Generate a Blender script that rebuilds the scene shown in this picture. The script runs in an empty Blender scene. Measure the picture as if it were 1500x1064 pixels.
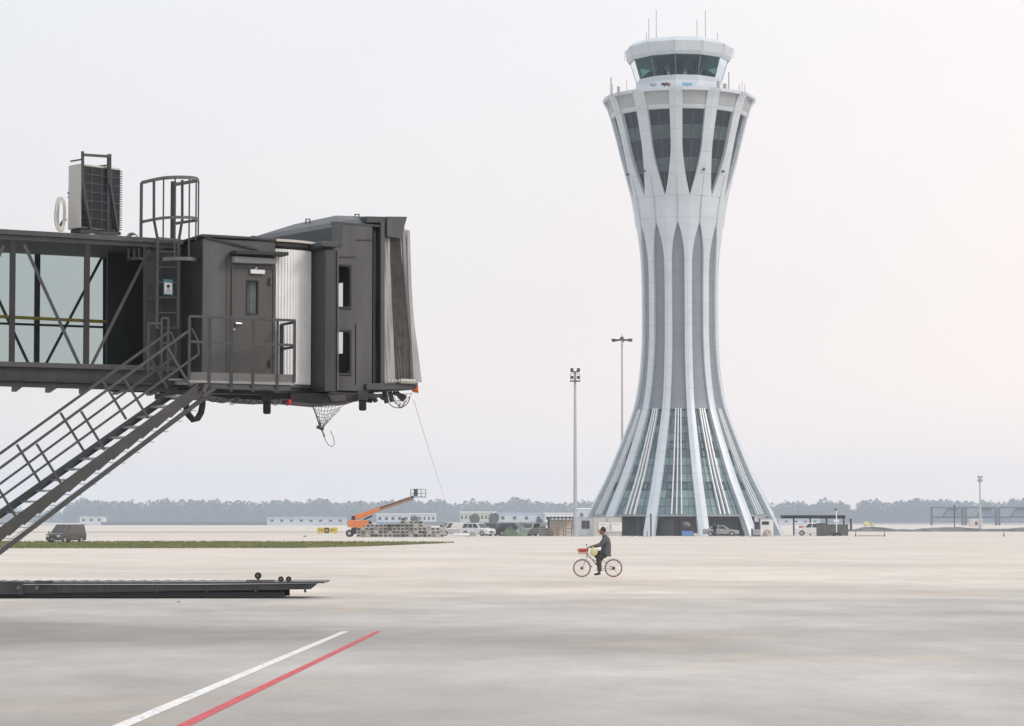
import bpy, bmesh, math, random
from mathutils import Vector, Matrix
random.seed(7)
R = math.radians
S = bpy.context.scene
COL = S.collection
# ------------------------------------------------------------------ camera
FPX = 3600.0; CH = 1.95; PITCH = math.atan(232/FPX)
cd = bpy.data.cameras.new('camera'); cam = bpy.data.objects.new('camera', cd); COL.objects.link(cam)
cd.sensor_width = 36; cd.lens = 36*FPX/1500; cd.clip_start = .5; cd.clip_end = 20000
cam.location = (0, 0, CH); cam.rotation_euler = (R(90)+PITCH, 0, 0)
S.camera = cam
# ------------------------------------------------------------------ light
SUN_EL, SUN_AZ = 36, 118      # azimuth clockwise from +Y (straight ahead)
w = bpy.data.worlds.new('World'); S.world = w; w.use_nodes = True
nt = w.node_tree; N = nt.nodes; L = nt.links
for n in list(N): N.remove(n)
out = N.new('ShaderNodeOutputWorld'); bg = N.new('ShaderNodeBackground'); L.new(bg.outputs[0], out.inputs[0])
sky = N.new('ShaderNodeTexSky'); sky.sky_type = 'NISHITA'; sky.sun_disc = False
sky.sun_elevation = R(SUN_EL); sky.sun_rotation = R(SUN_AZ); sky.dust_density = 6; sky.air_density = 1.5
tc = N.new('ShaderNodeTexCoord'); sp = N.new('ShaderNodeSeparateXYZ'); L.new(tc.outputs['Generated'], sp.inputs[0])
rz = N.new('ShaderNodeValToRGB'); L.new(sp.outputs['Z'], rz.inputs[0])     # cloud deck by elevation
e = rz.color_ramp.elements; e[0].position = 0.0; e[0].color = (11.0, 10.0, 9.2, 1)
e[1].position = 1.0; e[1].color = (12.5, 12.9, 13.6, 1)
q = e.new(.20); q.color = (9.7, 9.75, 10.0, 1)
q = e.new(.09); q.color = (9.8, 9.45, 9.35, 1)
rx = N.new('ShaderNodeMapRange'); rx.inputs[1].default_value = -.22; rx.inputs[2].default_value = .24
L.new(sp.outputs['X'], rx.inputs[0])
cx = N.new('ShaderNodeValToRGB'); L.new(rx.outputs[0], cx.inputs[0])
e = cx.color_ramp.elements; e[0].position = 0; e[0].color = (.93, .94, .955, 1); e[1].position = 1; e[1].color = (1.15, 1.08, 1.04, 1)
q = e.new(.55); q.color = (1.03, 1.0, 1.0, 1)
mu = N.new('ShaderNodeMix'); mu.data_type = 'RGBA'; mu.blend_type = 'MULTIPLY'; mu.inputs[0].default_value = 1
L.new(rz.outputs[0], mu.inputs[6]); L.new(cx.outputs[0], mu.inputs[7])
cn = N.new('ShaderNodeTexNoise'); cn.inputs['Scale'].default_value = 2.2; cn.inputs['Detail'].default_value = 3
L.new(tc.outputs['Generated'], cn.inputs['Vector'])
cm = N.new('ShaderNodeMapRange'); cm.inputs[3].default_value = .96; cm.inputs[4].default_value = 1.04; L.new(cn.outputs[0], cm.inputs[0])
m3 = N.new('ShaderNodeVectorMath'); m3.operation = 'SCALE'; L.new(mu.outputs[2], m3.inputs[0]); L.new(cm.outputs[0], m3.inputs['Scale'])
mx = N.new('ShaderNodeMix'); mx.data_type = 'RGBA'; mx.inputs[0].default_value = .93
L.new(sky.outputs[0], mx.inputs[6]); L.new(m3.outputs[0], mx.inputs[7])
L.new(mx.outputs[2], bg.inputs[0]); bg.inputs[1].default_value = .1
sd = bpy.data.lights.new('sun', 'SUN'); sd.energy = 1.3; sd.angle = R(12); sd.color = (1, .93, .84)
so = bpy.data.objects.new('sun', sd); COL.objects.link(so)
sdir = Vector((math.sin(R(SUN_AZ))*math.cos(R(SUN_EL)), math.cos(R(SUN_AZ))*math.cos(R(SUN_EL)), math.sin(R(SUN_EL))))
so.rotation_euler = (-sdir).to_track_quat('-Z', 'Y').to_euler()
S.view_settings.view_transform = 'Standard'; S.view_settings.look = 'None'
S.view_settings.exposure = 0.0; S.view_settings.gamma = 1
S.cycles.volume_bounces = 1; S.cycles.max_bounces = 8; S.cycles.transparent_max_bounces = 16
S.cycles.volume_step_rate = 4

# ------------------------------------------------------------------ materials
def mat(name, col, rough=.6, metal=0, var=.08, scale=3.0, bump=0, spec=.5, stretch=None, alpha=None, coat=0):
    m = bpy.data.materials.new(name); m.use_nodes = True
    n = m.node_tree.nodes; l = m.node_tree.links; b = n['Principled BSDF']
    b.inputs['Roughness'].default_value = rough; b.inputs['Metallic'].default_value = metal
    b.inputs['Specular IOR Level'].default_value = spec; b.inputs['Coat Weight'].default_value = coat
    t = n.new('ShaderNodeTexCoord'); no = n.new('ShaderNodeTexNoise'); no.inputs['Scale'].default_value = scale
    no.inputs['Detail'].default_value = 5; no.inputs['Roughness'].default_value = .62
    if stretch:
        mp = n.new('ShaderNodeMapping'); mp.inputs['Scale'].default_value = stretch
        l.new(t.outputs['Object'], mp.inputs[0]); l.new(mp.outputs[0], no.inputs['Vector'])
    else: l.new(t.outputs['Object'], no.inputs['Vector'])
    mr = n.new('ShaderNodeMapRange'); mr.inputs[1].default_value = .28; mr.inputs[2].default_value = .72
    mr.inputs[3].default_value = 1-var*1.6; mr.inputs[4].default_value = 1+var*1.2
    l.new(no.outputs[0], mr.inputs[0])
    v = n.new('ShaderNodeVectorMath'); v.operation = 'SCALE'; v.inputs[0].default_value = col[:3]
    l.new(mr.outputs[0], v.inputs['Scale']); l.new(v.outputs[0], b.inputs['Base Color'])
    r2 = n.new('ShaderNodeMapRange'); r2.inputs[3].default_value = max(0, rough-.08); r2.inputs[4].default_value = min(1, rough+.1)
    l.new(no.outputs[0], r2.inputs[0]); l.new(r2.outputs[0], b.inputs['Roughness'])
    if bump:
        bn = n.new('ShaderNodeBump'); bn.inputs['Strength'].default_value = bump; bn.inputs['Distance'].default_value = .02
        l.new(no.outputs[0], bn.inputs['Height']); l.new(bn.outputs[0], b.inputs['Normal'])
    m['vnode'] = v.name
    return m
def glassy(name, tint, gloss=.12, rough=.02):
    m = bpy.data.materials.new(name); m.use_nodes = True
    n = m.node_tree.nodes; l = m.node_tree.links; n.remove(n['Principled BSDF']); o = n['Material Output']
    t = n.new('ShaderNodeBsdfTransparent'); t.inputs[0].default_value = (*tint, 1)
    g = n.new('ShaderNodeBsdfGlossy'); g.inputs['Roughness'].default_value = rough; g.inputs[0].default_value = (.9, .95, .97, 1)
    no = n.new('ShaderNodeTexNoise'); no.inputs['Scale'].default_value = 1.1
    tc = n.new('ShaderNodeTexCoord'); l.new(tc.outputs['Object'], no.inputs['Vector'])
    bn = n.new('ShaderNodeBump'); bn.inputs['Strength'].default_value = .03; l.new(no.outputs[0], bn.inputs['Height']); l.new(bn.outputs[0], g.inputs['Normal'])
    f = n.new('ShaderNodeLayerWeight'); f.inputs[0].default_value = gloss
    x = n.new('ShaderNodeMixShader'); l.new(f.outputs['Fresnel'], x.inputs[0]); l.new(t.outputs[0], x.inputs[1]); l.new(g.outputs[0], x.inputs[2])
    l.new(x.outputs[0], o.inputs[0]); return m
def joints(m, axis, period, width, dark=.6, offset=0.):
    """thin real panel joints at a fixed spacing along one object axis"""
    n = m.node_tree.nodes; l = m.node_tree.links; v = n[m['vnode']]; b = n['Principled BSDF']
    t = n.new('ShaderNodeTexCoord'); s = n.new('ShaderNodeSeparateXYZ'); l.new(t.outputs['Object'], s.inputs[0])
    a = n.new('ShaderNodeMath'); a.operation = 'ADD'; a.inputs[1].default_value = 1000*period+offset; l.new(s.outputs[axis], a.inputs[0])
    md = n.new('ShaderNodeMath'); md.operation = 'MODULO'; md.inputs[1].default_value = period; l.new(a.outputs[0], md.inputs[0])
    lt = n.new('ShaderNodeMath'); lt.operation = 'LESS_THAN'; lt.inputs[1].default_value = width; l.new(md.outputs[0], lt.inputs[0])
    mr = n.new('ShaderNodeMapRange'); mr.inputs[3].default_value = 1; mr.inputs[4].default_value = dark; l.new(lt.outputs[0], mr.inputs[0])
    last = b.inputs['Base Color'].links[0].from_socket
    k = n.new('ShaderNodeVectorMath'); k.operation = 'SCALE'; l.new(last, k.inputs[0]); l.new(mr.outputs[0], k.inputs['Scale'])
    l.new(k.outputs[0], b.inputs['Base Color']); return m

M = dict(
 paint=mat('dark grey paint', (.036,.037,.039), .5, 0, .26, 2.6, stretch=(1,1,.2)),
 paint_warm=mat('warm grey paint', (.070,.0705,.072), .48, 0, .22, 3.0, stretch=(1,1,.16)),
 paint_door=mat('door paint', (.072,.067,.064), .45, 0, .08, 2),
 paint_blue=mat('roof panel paint', (.042,.048,.053), .45, 0, .1, 1),
 black=mat('black steel', (.022,.021,.021), .6, 0, .3, 4),
 rubber=mat('rubber', (.015,.015,.015), .85, 0, .2, 8),
 rail=mat('rail steel', (.065,.067,.07), .42, .3, .15, 6),
 rail_light=mat('weathered rail steel', (.14,.135,.13), .45, .3, .18, 6),
 stair=mat('stair stringer paint', (.048,.047,.047), .5, 0, .2, 3),
 tread=mat('galvanised tread', (.26,.28,.29), .45, .4, .15, 6),
 interior=mat('bridge interior panel', (.045,.046,.048), .7, 0, .1, 1),
 ceil=mat('bridge ceiling', (.2,.2,.2), .7, 0, .05, 1),
 slat=mat('white curtain slat', (.8,.81,.81), .38, .1, .06, 2),
 cream=mat('cream painted metal', (.52,.5,.46), .5, 0, .07, 2),
 white=mat('white paint', (.74,.75,.76), .5, 0, .06, 2),
 lamp=mat('lamp housing', (.33,.33,.34), .5, 0, .06, 2),
 yellow=mat('yellow paint', (.62,.48,.06), .5, 0, .1, 2),
 coil=mat('condenser coil', (.008,.011,.018), .5, .2, .2, 8),
 hose=mat('insulated hose', (.5,.49,.45), .7, 0, .12, 9),
 canvas=mat('grey canvas', (.36,.36,.36), .8, 0, .12, 5, bump=.3, stretch=(1,1,.3)),
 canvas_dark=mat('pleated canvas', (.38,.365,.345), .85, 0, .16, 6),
 fold_shade=mat('canvas fold shade', (.15,.14,.13), .85, 0, .2, 6),  # shading of the bellows folds, put into the colour
 orange=mat('orange paint', (.66,.2,.045), .5, 0, .1, 2),
 red=mat('red plastic', (.5,.02,.02), .4, 0, .05, 3),
 amber=mat('amber lens', (.7,.16,.02), .3, 0, .05, 3),
 chrome=mat('brushed metal', (.6,.6,.6), .3, .9, .05, 9),
 rust=mat('rusty steel', (.32,.14,.08), .8, 0, .25, 6),
 block=mat('pale concrete block', (.42,.41,.37), .9, 0, .22, 5),
 block_grey=mat('grey concrete block', (.27,.28,.25), .9, 0, .25, 5),
 tyre=mat('tyre', (.02,.02,.02), .85, 0, .1, 8),
 darkglass=mat('vehicle glass', (.02,.024,.028), .06, 0, .05, 2, spec=.7),
 hub=mat('wheel rim', (.42,.42,.43), .35, .7, .06, 5),
 skin=mat('skin', (.24,.105,.065), .55, 0, .06, 20),
 hair=mat('black hair', (.014,.012,.012), .6, 0, .1, 30),
 jacket=mat('grey jacket', (.075,.08,.085), .85, 0, .2, 12, bump=.4),
 trousers=mat('olive dark trousers', (.045,.042,.03), .9, 0, .25, 12),
 cloth_black=mat('dark clothes', (.02,.02,.024), .9, 0, .2, 10),
 bag=mat('yellow cloth bag', (.6,.56,.30), .8, 0, .12, 14, bump=.4),
 basket=mat('red basket', (.55,.1,.07), .6, 0, .25, 18),
 bikeframe=mat('silver bicycle frame', (.42,.38,.36), .35, .5, .08, 10),
 bikedark=mat('dark bicycle parts', (.07,.045,.04), .5, .2, .1, 10),
 hut=mat('site hut wall', (.5,.54,.57), .55, 0, .08, 1.2, stretch=(1,1,.4)),
 blue=mat('blue plastic', (.12,.27,.55), .5, 0, .1, 3),
 green=mat('green tarpaulin', (.12,.17,.1), .8, 0, .3, 3, bump=.5),
 pole=mat('galvanised pole', (.42,.43,.44), .5, .3, .08, 2),
)
# ------------------------------------------------------------------ builders
def root_of(o):
    while o.parent: o = o.parent
    return o
class MB:
    def __init__(s): s.v = []; s.f = []; s.m = []
    def add(s, vs, fs, mi=0):
        o = len(s.v); s.v += [Vector(v) for v in vs]
        for f in fs: s.f.append(tuple(i+o for i in f)); s.m.append(mi)
        return s
    def box(s, c, d, rz=0, mi=0):
        ca, sa = math.cos(rz), math.sin(rz); vs = []
        for z in (-.5, .5):
            for x, y in ((-.5,-.5),(.5,-.5),(.5,.5),(-.5,.5)):
                X, Y = x*d[0], y*d[1]; vs.append((c[0]+X*ca-Y*sa, c[1]+X*sa+Y*ca, c[2]+z*d[2]))
        return s.add(vs, [(3,2,1,0),(4,5,6,7),(0,1,5,4),(1,2,6,5),(2,3,7,6),(3,0,4,7)], mi)
    def bb(s, x0, x1, y0, y1, z0, z1, mi=0): return s.box(((x0+x1)/2,(y0+y1)/2,(z0+z1)/2),(x1-x0,y1-y0,z1-z0),0,mi)
    def bar(s, p, q, w, h=None, mi=0, up=None):
        p, q = Vector(p), Vector(q); h = h or w; d = (q-p)
        if d.length < 1e-6: return s
        d.normalize(); up = Vector(up) if up else Vector((0,0,1))
        if abs(d.dot(up)) > .98: up = Vector((0,1,0))
        a = d.cross(up).normalized(); b = a.cross(d).normalized(); vs = []
        for o in (p, q):
            for x, y in ((-.5,-.5),(.5,-.5),(.5,.5),(-.5,.5)): vs.append(o+a*x*w+b*y*h)
        return s.add(vs, [(0,1,2,3),(7,6,5,4),(0,4,5,1),(1,5,6,2),(2,6,7,3),(3,7,4,0)], mi)
    def path(s, pts, r, n=8, closed=False, mi=0):
        pts = [Vector(p) for p in pts]; k = len(pts); vs = []; fs = []
        rr = r if isinstance(r, (list, tuple)) else [r]*k
        a = None
        for i, p in enumerate(pts):
            t = (pts[(i+1) % k]-pts[i-1]) if closed else (pts[min(i+1,k-1)]-pts[max(i-1,0)])
            t.normalize()
            if a is None:
                a = t.cross(Vector((0,0,1)));
                if a.length < .1: a = t.cross(Vector((0,1,0)))
            a = (a - t*a.dot(t)).normalized(); b = t.cross(a)
            for j in range(n):
                g = 2*math.pi*j/n; vs.append(p+(a*math.cos(g)+b*math.sin(g))*rr[i])
        for i in range(k if closed else k-1):
            for j in range(n):
                i2 = (i+1) % k; fs.append((i*n+j, i*n+(j+1)%n, i2*n+(j+1)%n, i2*n+j))
        if not closed: fs += [tuple(range(n))[::-1], tuple((k-1)*n+j for j in range(n))]
        return s.add(vs, fs, mi)
    def tube(s, p, q, r, n=10, mi=0, r2=None): return s.path([p, q], [r, r2 if r2 is not None else r], n, False, mi)
    def prism(s, plan, z0, z1, mi=0):
        n = len(plan); vs = [(x,y,z0) for x,y in plan]+[(x,y,z1) for x,y in plan]
        fs = [tuple(range(n))[::-1], tuple(range(n,2*n))]+[(i,(i+1)%n,n+(i+1)%n,n+i) for i in range(n)]
        return s.add(vs, fs, mi)
    def slab(s, poly, off, mi=0):     # polygon of 3d points, thickness vector
        n = len(poly); off = Vector(off); vs = [Vector(p) for p in poly]+[Vector(p)+off for p in poly]
        fs = [tuple(range(n))[::-1], tuple(range(n,2*n))]+[(i,(i+1)%n,n+(i+1)%n,n+i) for i in range(n)]
        return s.add(vs, fs, mi)
    def lathe(s, c, prof, n=24, mi=0, caps=True, axis='Z'):
        vs = []; fs = []; k = len(prof)
        for r, z in prof:
            for j in range(n):
                g = 2*math.pi*j/n; a, b = r*math.cos(g), r*math.sin(g)
                p = (a,b,z) if axis == 'Z' else ((a,z,b) if axis == 'Y' else (z,a,b))
                vs.append((c[0]+p[0], c[1]+p[1], c[2]+p[2]))
        for i in range(k-1):
            for j in range(n): fs.append((i*n+j, i*n+(j+1)%n, (i+1)*n+(j+1)%n, (i+1)*n+j))
        if caps: fs += [tuple(range(n))[::-1], tuple((k-1)*n+j for j in range(n))]
        return s.add(vs, fs, mi)
    def torus(s, c, Rr, r, axis='Y', n=32, m=8, mi=0):
        pts = []
        for j in range(n):
            g = 2*math.pi*j/n; a, b = Rr*math.cos(g), Rr*math.sin(g)
            pts.append((c[0]+a, c[1], c[2]+b) if axis == 'Y' else ((c[0]+a,c[1]+b,c[2]) if axis == 'Z' else (c[0],c[1]+a,c[2]+b)))
        return s.path(pts, r, m, True, mi)
    def build(s, name, mats, parent=None, smooth=False, bevel=0, recalc=True):
        if not isinstance(mats, (list, tuple)): mats = [mats]
        me = bpy.data.meshes.new(name)
        if parent: off = Vector(root_of(parent).location)
        else:
            xs = [v.x for v in s.v]; ys = [v.y for v in s.v]; zs = [v.z for v in s.v]
            off = Vector(((min(xs)+max(xs))/2, (min(ys)+max(ys))/2, min(zs)))
        me.from_pydata([v-off for v in s.v], [], s.f)
        for x in mats: me.materials.append(x)
        for p, i in zip(me.polygons, s.m): p.material_index = i
        if recalc:
            bm = bmesh.new(); bm.from_mesh(me); bmesh.ops.recalc_face_normals(bm, faces=bm.faces); bm.to_mesh(me); bm.free()
        o = bpy.data.objects.new(name, me); COL.objects.link(o)
        if parent: o.parent = parent
        else: o.location = off
        if smooth:
            for p in me.polygons: p.use_smooth = True
            try: me.set_sharp_from_angle(angle=R(40))
            except Exception: pass
        if bevel:
            b = o.modifiers.new('bevel', 'BEVEL'); b.width = bevel; b.segments = 2; b.limit_method = 'ANGLE'
        return o
def tag(o, label=None, cat=None, group=None, kind=None):
    if label: o['label'] = label
    if cat: o['category'] = cat
    if group: o['group'] = group
    if kind: o['kind'] = kind
    return o
def thing(name, label, cat, loc=(0,0,0), group=None):
    o = bpy.data.objects.new(name, None); COL.objects.link(o); o.location = loc; o.empty_display_size = .3
    return tag(o, label, cat, group)
def dup(o, parent=None):
    c = o.copy(); COL.objects.link(c); c.parent = parent
    for k in list(o.children): dup(k, c)
    return c
def place(o, x, y, z=0, rz=0, label=None, group=None, sc=None):
    o.location = (x, y, z); o.rotation_euler = (0, 0, rz)
    if label: o['label'] = label
    if group: o['group'] = group
    if sc: o.scale = (sc,)*3
    return o
# image -> world
CP, SP = math.cos(PITCH), math.sin(PITCH)
def ray(px, py):
    a, b = (px-750)/FPX, (532-py)/FPX
    return Vector((a, CP-b*SP, SP+b*CP))
def P(px, py, Y): d = ray(px, py); return Vector((0,0,CH))+d*(Y/d.y)
def G(px, py, z=0): d = ray(px, py); return Vector((0,0,CH))+d*((z-CH)/d.z)
class Plane:
    def __init__(s, px, Y, a, py=450):
        o = P(px, py, Y); s.o = Vector((o.x, o.y, 0)); s.a = R(a)
        s.u = Vector((math.cos(s.a), math.sin(s.a), 0)); s.v = Vector((-s.u.y, s.u.x, 0))
    def off(s, d):
        p = Plane(0, 1, 0); p.o = s.o+s.v*d; p.a = s.a; p.u = s.u; p.v = s.v; return p
    def hit(s, px, py):
        d = ray(px, py); c = Vector((0,0,CH)); t = (s.o-c).dot(s.v)/d.dot(s.v); return c+d*t
    def at(s, u, v, z): return s.o+s.u*u+s.v*v+Vector((0,0,z))
    def uz(s, px, py): h = s.hit(px, py); return (h-s.o).dot(s.u), h.z
def holes_wall(mb, pl, u0, u1, z0, z1, th, holes, mi=0):
    us = sorted({u0, u1, *[h[0] for h in holes], *[h[1] for h in holes]}); zs = sorted({z0, z1, *[h[2] for h in holes], *[h[3] for h in holes]})
    us = [u for u in us if u0 <= u <= u1]; zs = [z for z in zs if z0 <= z <= z1]
    for i in range(len(us)-1):
        for j in range(len(zs)-1):
            cu, cz = (us[i]+us[i+1])/2, (zs[j]+zs[j+1])/2
            if any(h[0] < cu < h[1] and h[2] < cz < h[3] for h in holes): continue
            mb.slab([pl.at(us[i],0,zs[j]), pl.at(us[i+1],0,zs[j]), pl.at(us[i+1],0,zs[j+1]), pl.at(us[i],0,zs[j+1])], pl.v*th, mi)

# ================================================================== control tower
TY = 343.0; TX = (997-750)/FPX*TY
def zpx(y, r=0): return CH+(764-y)*(TY-r)/FPX
PROF = [(783,153),(755,139.5),(727,125),(700,111),(675,100),(650,89.5),(625,79.5),(600,70.5),(575,65),(550,61.3),(525,59),(500,57.6),(450,57.3),(400,58),(375,59.4),(350,62),(330,64.6),
        (305,67.9),(280,73),(250,81.5),(225,88),(200,94),(170,102),(155,107),(147,112),(142,113.5)]
KP = [(CH+(764-y)*TY/FPX, r*TY/FPX) for y, r in PROF]; KP[0] = (0, KP[0][1]+.1)
def rad(z):
    if z <= KP[0][0]: return KP[0][1]
    for i in range(len(KP)-1):
        (z0, r0), (z1, r1) = KP[i], KP[i+1]
        if z <= z1:
            t = (z-z0)/(z1-z0)
            def sl(k):
                k = max(1, min(len(KP)-2, k)); return (KP[k+1][1]-KP[k-1][1])/(KP[k+1][0]-KP[k-1][0])
            if i > len(KP)-5: return r0+(r1-r0)*t
            m0, m1 = sl(i)*(z1-z0), sl(i+1)*(z1-z0)
            return (2*t**3-3*t*t+1)*r0+(t**3-2*t*t+t)*m0+(-2*t**3+3*t*t)*r1+(t**3-t*t)*m1
    return KP[-1][1]
PH = 8.5
def TP(ang, r, z):
    a = R(ang); return Vector((TX+r*math.sin(a), TY-r*math.cos(a), z))
shellm = joints(mat('tower white cladding', (.52,.575,.63), .42, .1, .05, .35), 2, 2.95, .05, .68, .4)
panelm = joints(mat('tower grey cladding', (.20,.215,.25), .5, .1, .07, .5), 2, 1.475, .045, .7, .4)
tglass = mat('teal facade glass', (.11,.185,.205), .22, 0, .25, .25, spec=.8)
tglass2 = mat('pale teal facade glass', (.16,.25,.26), .22, 0, .2, .25, spec=.8)
tglass3 = mat('dark facade glass', (.06,.105,.125), .22, 0, .25, .25, spec=.8)
mull = mat('facade mullion', (.06,.09,.1), .5)
wglass = mat('crown window glass', (.012,.02,.026), .2, 0, .3, .25, spec=.2)
wglass2 = mat('crown spandrel glass', (.055,.08,.085), .25, 0, .15, .3, spec=.25)
seamm = mat('cladding seam', (.3,.33,.36), .7)
finm = mat('white fin', (.7,.73,.75), .45, .1, .05, 1)
ZG0, ZG1 = 2.85, 17.35            # curtain glass band
ZB, ZM0, ZM1, ZW1, ZT = 0.0, 43.3, 46.9, 58.5, 61.2
def smooth(t): t = max(0, min(1, t)); return t*t*(3-2*t)
def ribw(z):                      # half width, degrees, of the lower ribs
    if z < 17.5: hw = .56+.2*(17.5-z)/17.5; return math.degrees(hw/rad(z))
    b = math.degrees(.56/rad(z)) if z < 24 else 5.5
    if z > 24: b = 5.5
    elif z > 17.5: b = 4.6+(.9)*(z-17.5)/6.5
    if z > 37: t = (z-37)/(ZM0-37); b = 5.5+9.5*(t**2.3)
    return min(15, b)
def winw(z):                      # half width, degrees, of the crown windows
    t = (z-ZM1)/(ZW1-ZM1); t = max(0, min(1, t))
    return 9.6*(1-(1-min(1, t/.62))**1.7)**.9 + (.35*(t-.62) if t > .62 else 0)
tower = thing('control_tower', 'tall waisted white air traffic control tower with glass flared foot and glazed crown', 'tower', (TX, TY, 0))
def strip(mb, centre, hw, zs, depth, ridge, nseg=6, mi=0, out=None):
    """a band on the tower skin: outer face with a soft ridge, deep side reveals"""
    cols = nseg+1; base = len(mb.v); vs = []; fs = []
    for z in zs:
        h = hw(z); r = (out or rad)(z); dd = depth(z)
        for j in range(cols):
            s = -1+2*j/nseg; vs.append(TP(centre+h*s, r-ridge*abs(s), z))
        vs.append(TP(centre+h, r-dd-ridge, z)); vs.append(TP(centre-h, r-dd-ridge, z))
    c = cols+2
    for i in range(len(zs)-1):
        for j in range(c): fs.append((i*c+j, i*c+(j+1)%c, (i+1)*c+(j+1)%c, (i+1)*c+j))
    fs.append(tuple(range(c))[::-1]); fs.append(tuple((len(zs)-1)*c+j for j in range(c)))
    mb.add(vs, fs, mi)
def frange(a, b, n): return [a+(b-a)*i/n for i in range(n+1)]
for k in range(12):
    A = PH+30*k; B = A+15
    mb = MB(); strip(mb, A, ribw, frange(0, 37, 34)+frange(37, ZM0, 14)[1:], lambda z: 1.05 if z < 17.4 else .55, .1)
    mb.build('rib', shellm, tower)
    mb = MB(); strip(mb, A, lambda z: 15, frange(ZM0, ZM1, 4), lambda z: .6, .1, 10)
    mb.build('neck_panel', shellm, tower)
    # crown pier between two windows
    mb = MB(); strip(mb, B, lambda z: 15-winw(z), frange(ZM1, ZW1, 26), lambda z: .75, .1, 6)
    mb.build('crown_pier', shellm, tower)
    # head above the window: the pier widens outward, a recessed fascia between the piers
    def hw2(z): t = (z-ZW1)/(ZT-ZW1); return 5.5-.5*t
    mb = MB(); strip(mb, B, hw2, frange(ZW1, ZT, 8), lambda z: 1.3, .12, 6); mb.build('crown_pier_head', shellm, tower)
    def rin(z): return rad(min(z, 58.6))+(.25+.55*(z-58.6)/2.6 if z > 58.6 else .0)-.38
    mb = MB(); strip(mb, A, lambda z: 10.4, frange(ZW1+.55, ZT-.3, 6), lambda z: .5, .0, 6, out=rin)
    mb.build('crown_fascia', mat_fascia if 'mat_fascia' in globals() else globals().setdefault('mat_fascia', mat('crown fascia', (.36,.38,.39), .5, .1, .05, 1)), tower)
    mb = MB(); strip(mb, A, lambda z: 10.4, frange(ZW1-.05, ZW1+.55, 2), lambda z: .8, .0, 6, out=lambda z: rad(z)-.25)
    mb.build('window_head', shellm, tower); mb = MB()
    strip(mb, A, lambda z: 10.6, [ZT-.42, ZT+.01], lambda z: .8, .0, 6, out=lambda z: rad(ZT)-.10); mb.build('crown_coping', shellm, tower)
    mb = MB(); zs_ = frange(ZM0-.2, 49.6, 8)
    for a_, b_ in zip(zs_, zs_[1:]): mb.bar(TP(B, rad(a_)+.0, a_), TP(B, rad(b_)+.0, b_), .06, .06)
    mb.build('pier_seam', seamm, tower)
    for z_, w0_ in ((ZM1-.0, 15),):
        mb = MB()
        for j_ in range(8):
            a0_, a1_ = A-15+30*j_/8, A-15+30*(j_+1)/8
            mb.bar(TP(a0_, rad(z_)+.0-.0*abs(a0_-A), z_), TP(a1_, rad(z_), z_), .05, .06)
        del mb
    # crown window
    zz = frange(ZM1+.1, ZW1, 24); mb = MB()
    bands = [(46, 50.2, 0), (50.2, 51.9, 1), (51.9, 54.6, 0), (54.6, 56.3, 1), (56.3, 60, 0)]
    for (b0, b1, mi) in bands:
        z0, z1 = max(b0, ZM1+.1), min(b1, ZW1)
        for a, b in zip(frange(z0, z1, 6), frange(z0, z1, 6)[1:]):
            for (s0, s1) in ((-1, 0), (0, 1)):
                va = [TP(A+winw(a)*s0, rad(a)-.62, a), TP(A+winw(a)*s1, rad(a)-.62, a), TP(A+winw(b)*s1, rad(b)-.62, b), TP(A+winw(b)*s0, rad(b)-.62, b)]
                mb.add(va, [(0,1,2,3)], mi)
    wo = mb.build('window', [wglass, wglass2], tower)
    mb = MB()
    for zt in (50.2, 51.9, 54.6, 56.3): mb.bar(TP(A-winw(zt)*.98, rad(zt)-.56, zt), TP(A+winw(zt)*.98, rad(zt)-.56, zt), .08, .1)
    mb.bar(TP(A, rad(ZM1+1)-.57, ZM1+1), TP(A, rad(ZW1)-.57, ZW1), .07, .07)
    mb.build('frame', mull, wo)
    # grey panel between the ribs
    zs = frange(ZG1, 43.6, 40); mb = MB(); vs = []; fs = []
    for z in zs:
        for j in range(7): vs.append(TP(B-15+5*j, rad(z)-.42, z))
    for i in range(len(zs)-1):
        for j in range(6): fs.append((i*7+j, i*7+j+1, (i+1)*7+j+1, (i+1)*7+j))
    mb.add(vs, fs); mb.build('shaft_panel', panelm, tower)
    # glazed foot bay
    rows = frange(ZG0, ZG1, 13); mb = MB()
    cuts = [-12.5, -7.6, -3.1, 0, 3.1, 7.6, 12.5]
    for i in range(13):
        for j in range(6):
            a, b = cuts[j], cuts[j+1]; ra, rb = rad(rows[i])-.75, rad(rows[i+1])-.75
            rr = random.random()
            if j % 3 == 0: rowr = random.random()
            mi = 0 if rowr < .6 else (1 if rowr < .8 else 2)
            if rr < .08: mi = (mi+1) % 3
            if i % 4 == 3: mi = 2 if rr < .7 else 0
            if i < 2: mi = 0 if rr < .85 else 1
            mb.add([TP(B+a, ra, rows[i]), TP(B+b, ra, rows[i]), TP(B+b, rb, rows[i+1]), TP(B+a, rb, rows[i+1])], [(0,1,2,3)], mi)
    cg = mb.build('curtain_glass', [tglass, tglass2, tglass3], tower)
    mb = MB()
    for i in range(14):
        r0 = rad(rows[i])-.72
        mb.bar(TP(B-11.5, r0, rows[i]), TP(B, r0+.03, rows[i]), .07, .055); mb.bar(TP(B, r0+.03, rows[i]), TP(B+11.5, r0, rows[i]), .07, .055)
    for a_, b_ in zip(rows, rows[1:]):
        for sg_ in (-7.6, 7.6): mb.bar(TP(B+sg_, rad(a_)-.715, a_), TP(B+sg_, rad(b_)-.715, b_), .05, .05)
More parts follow.
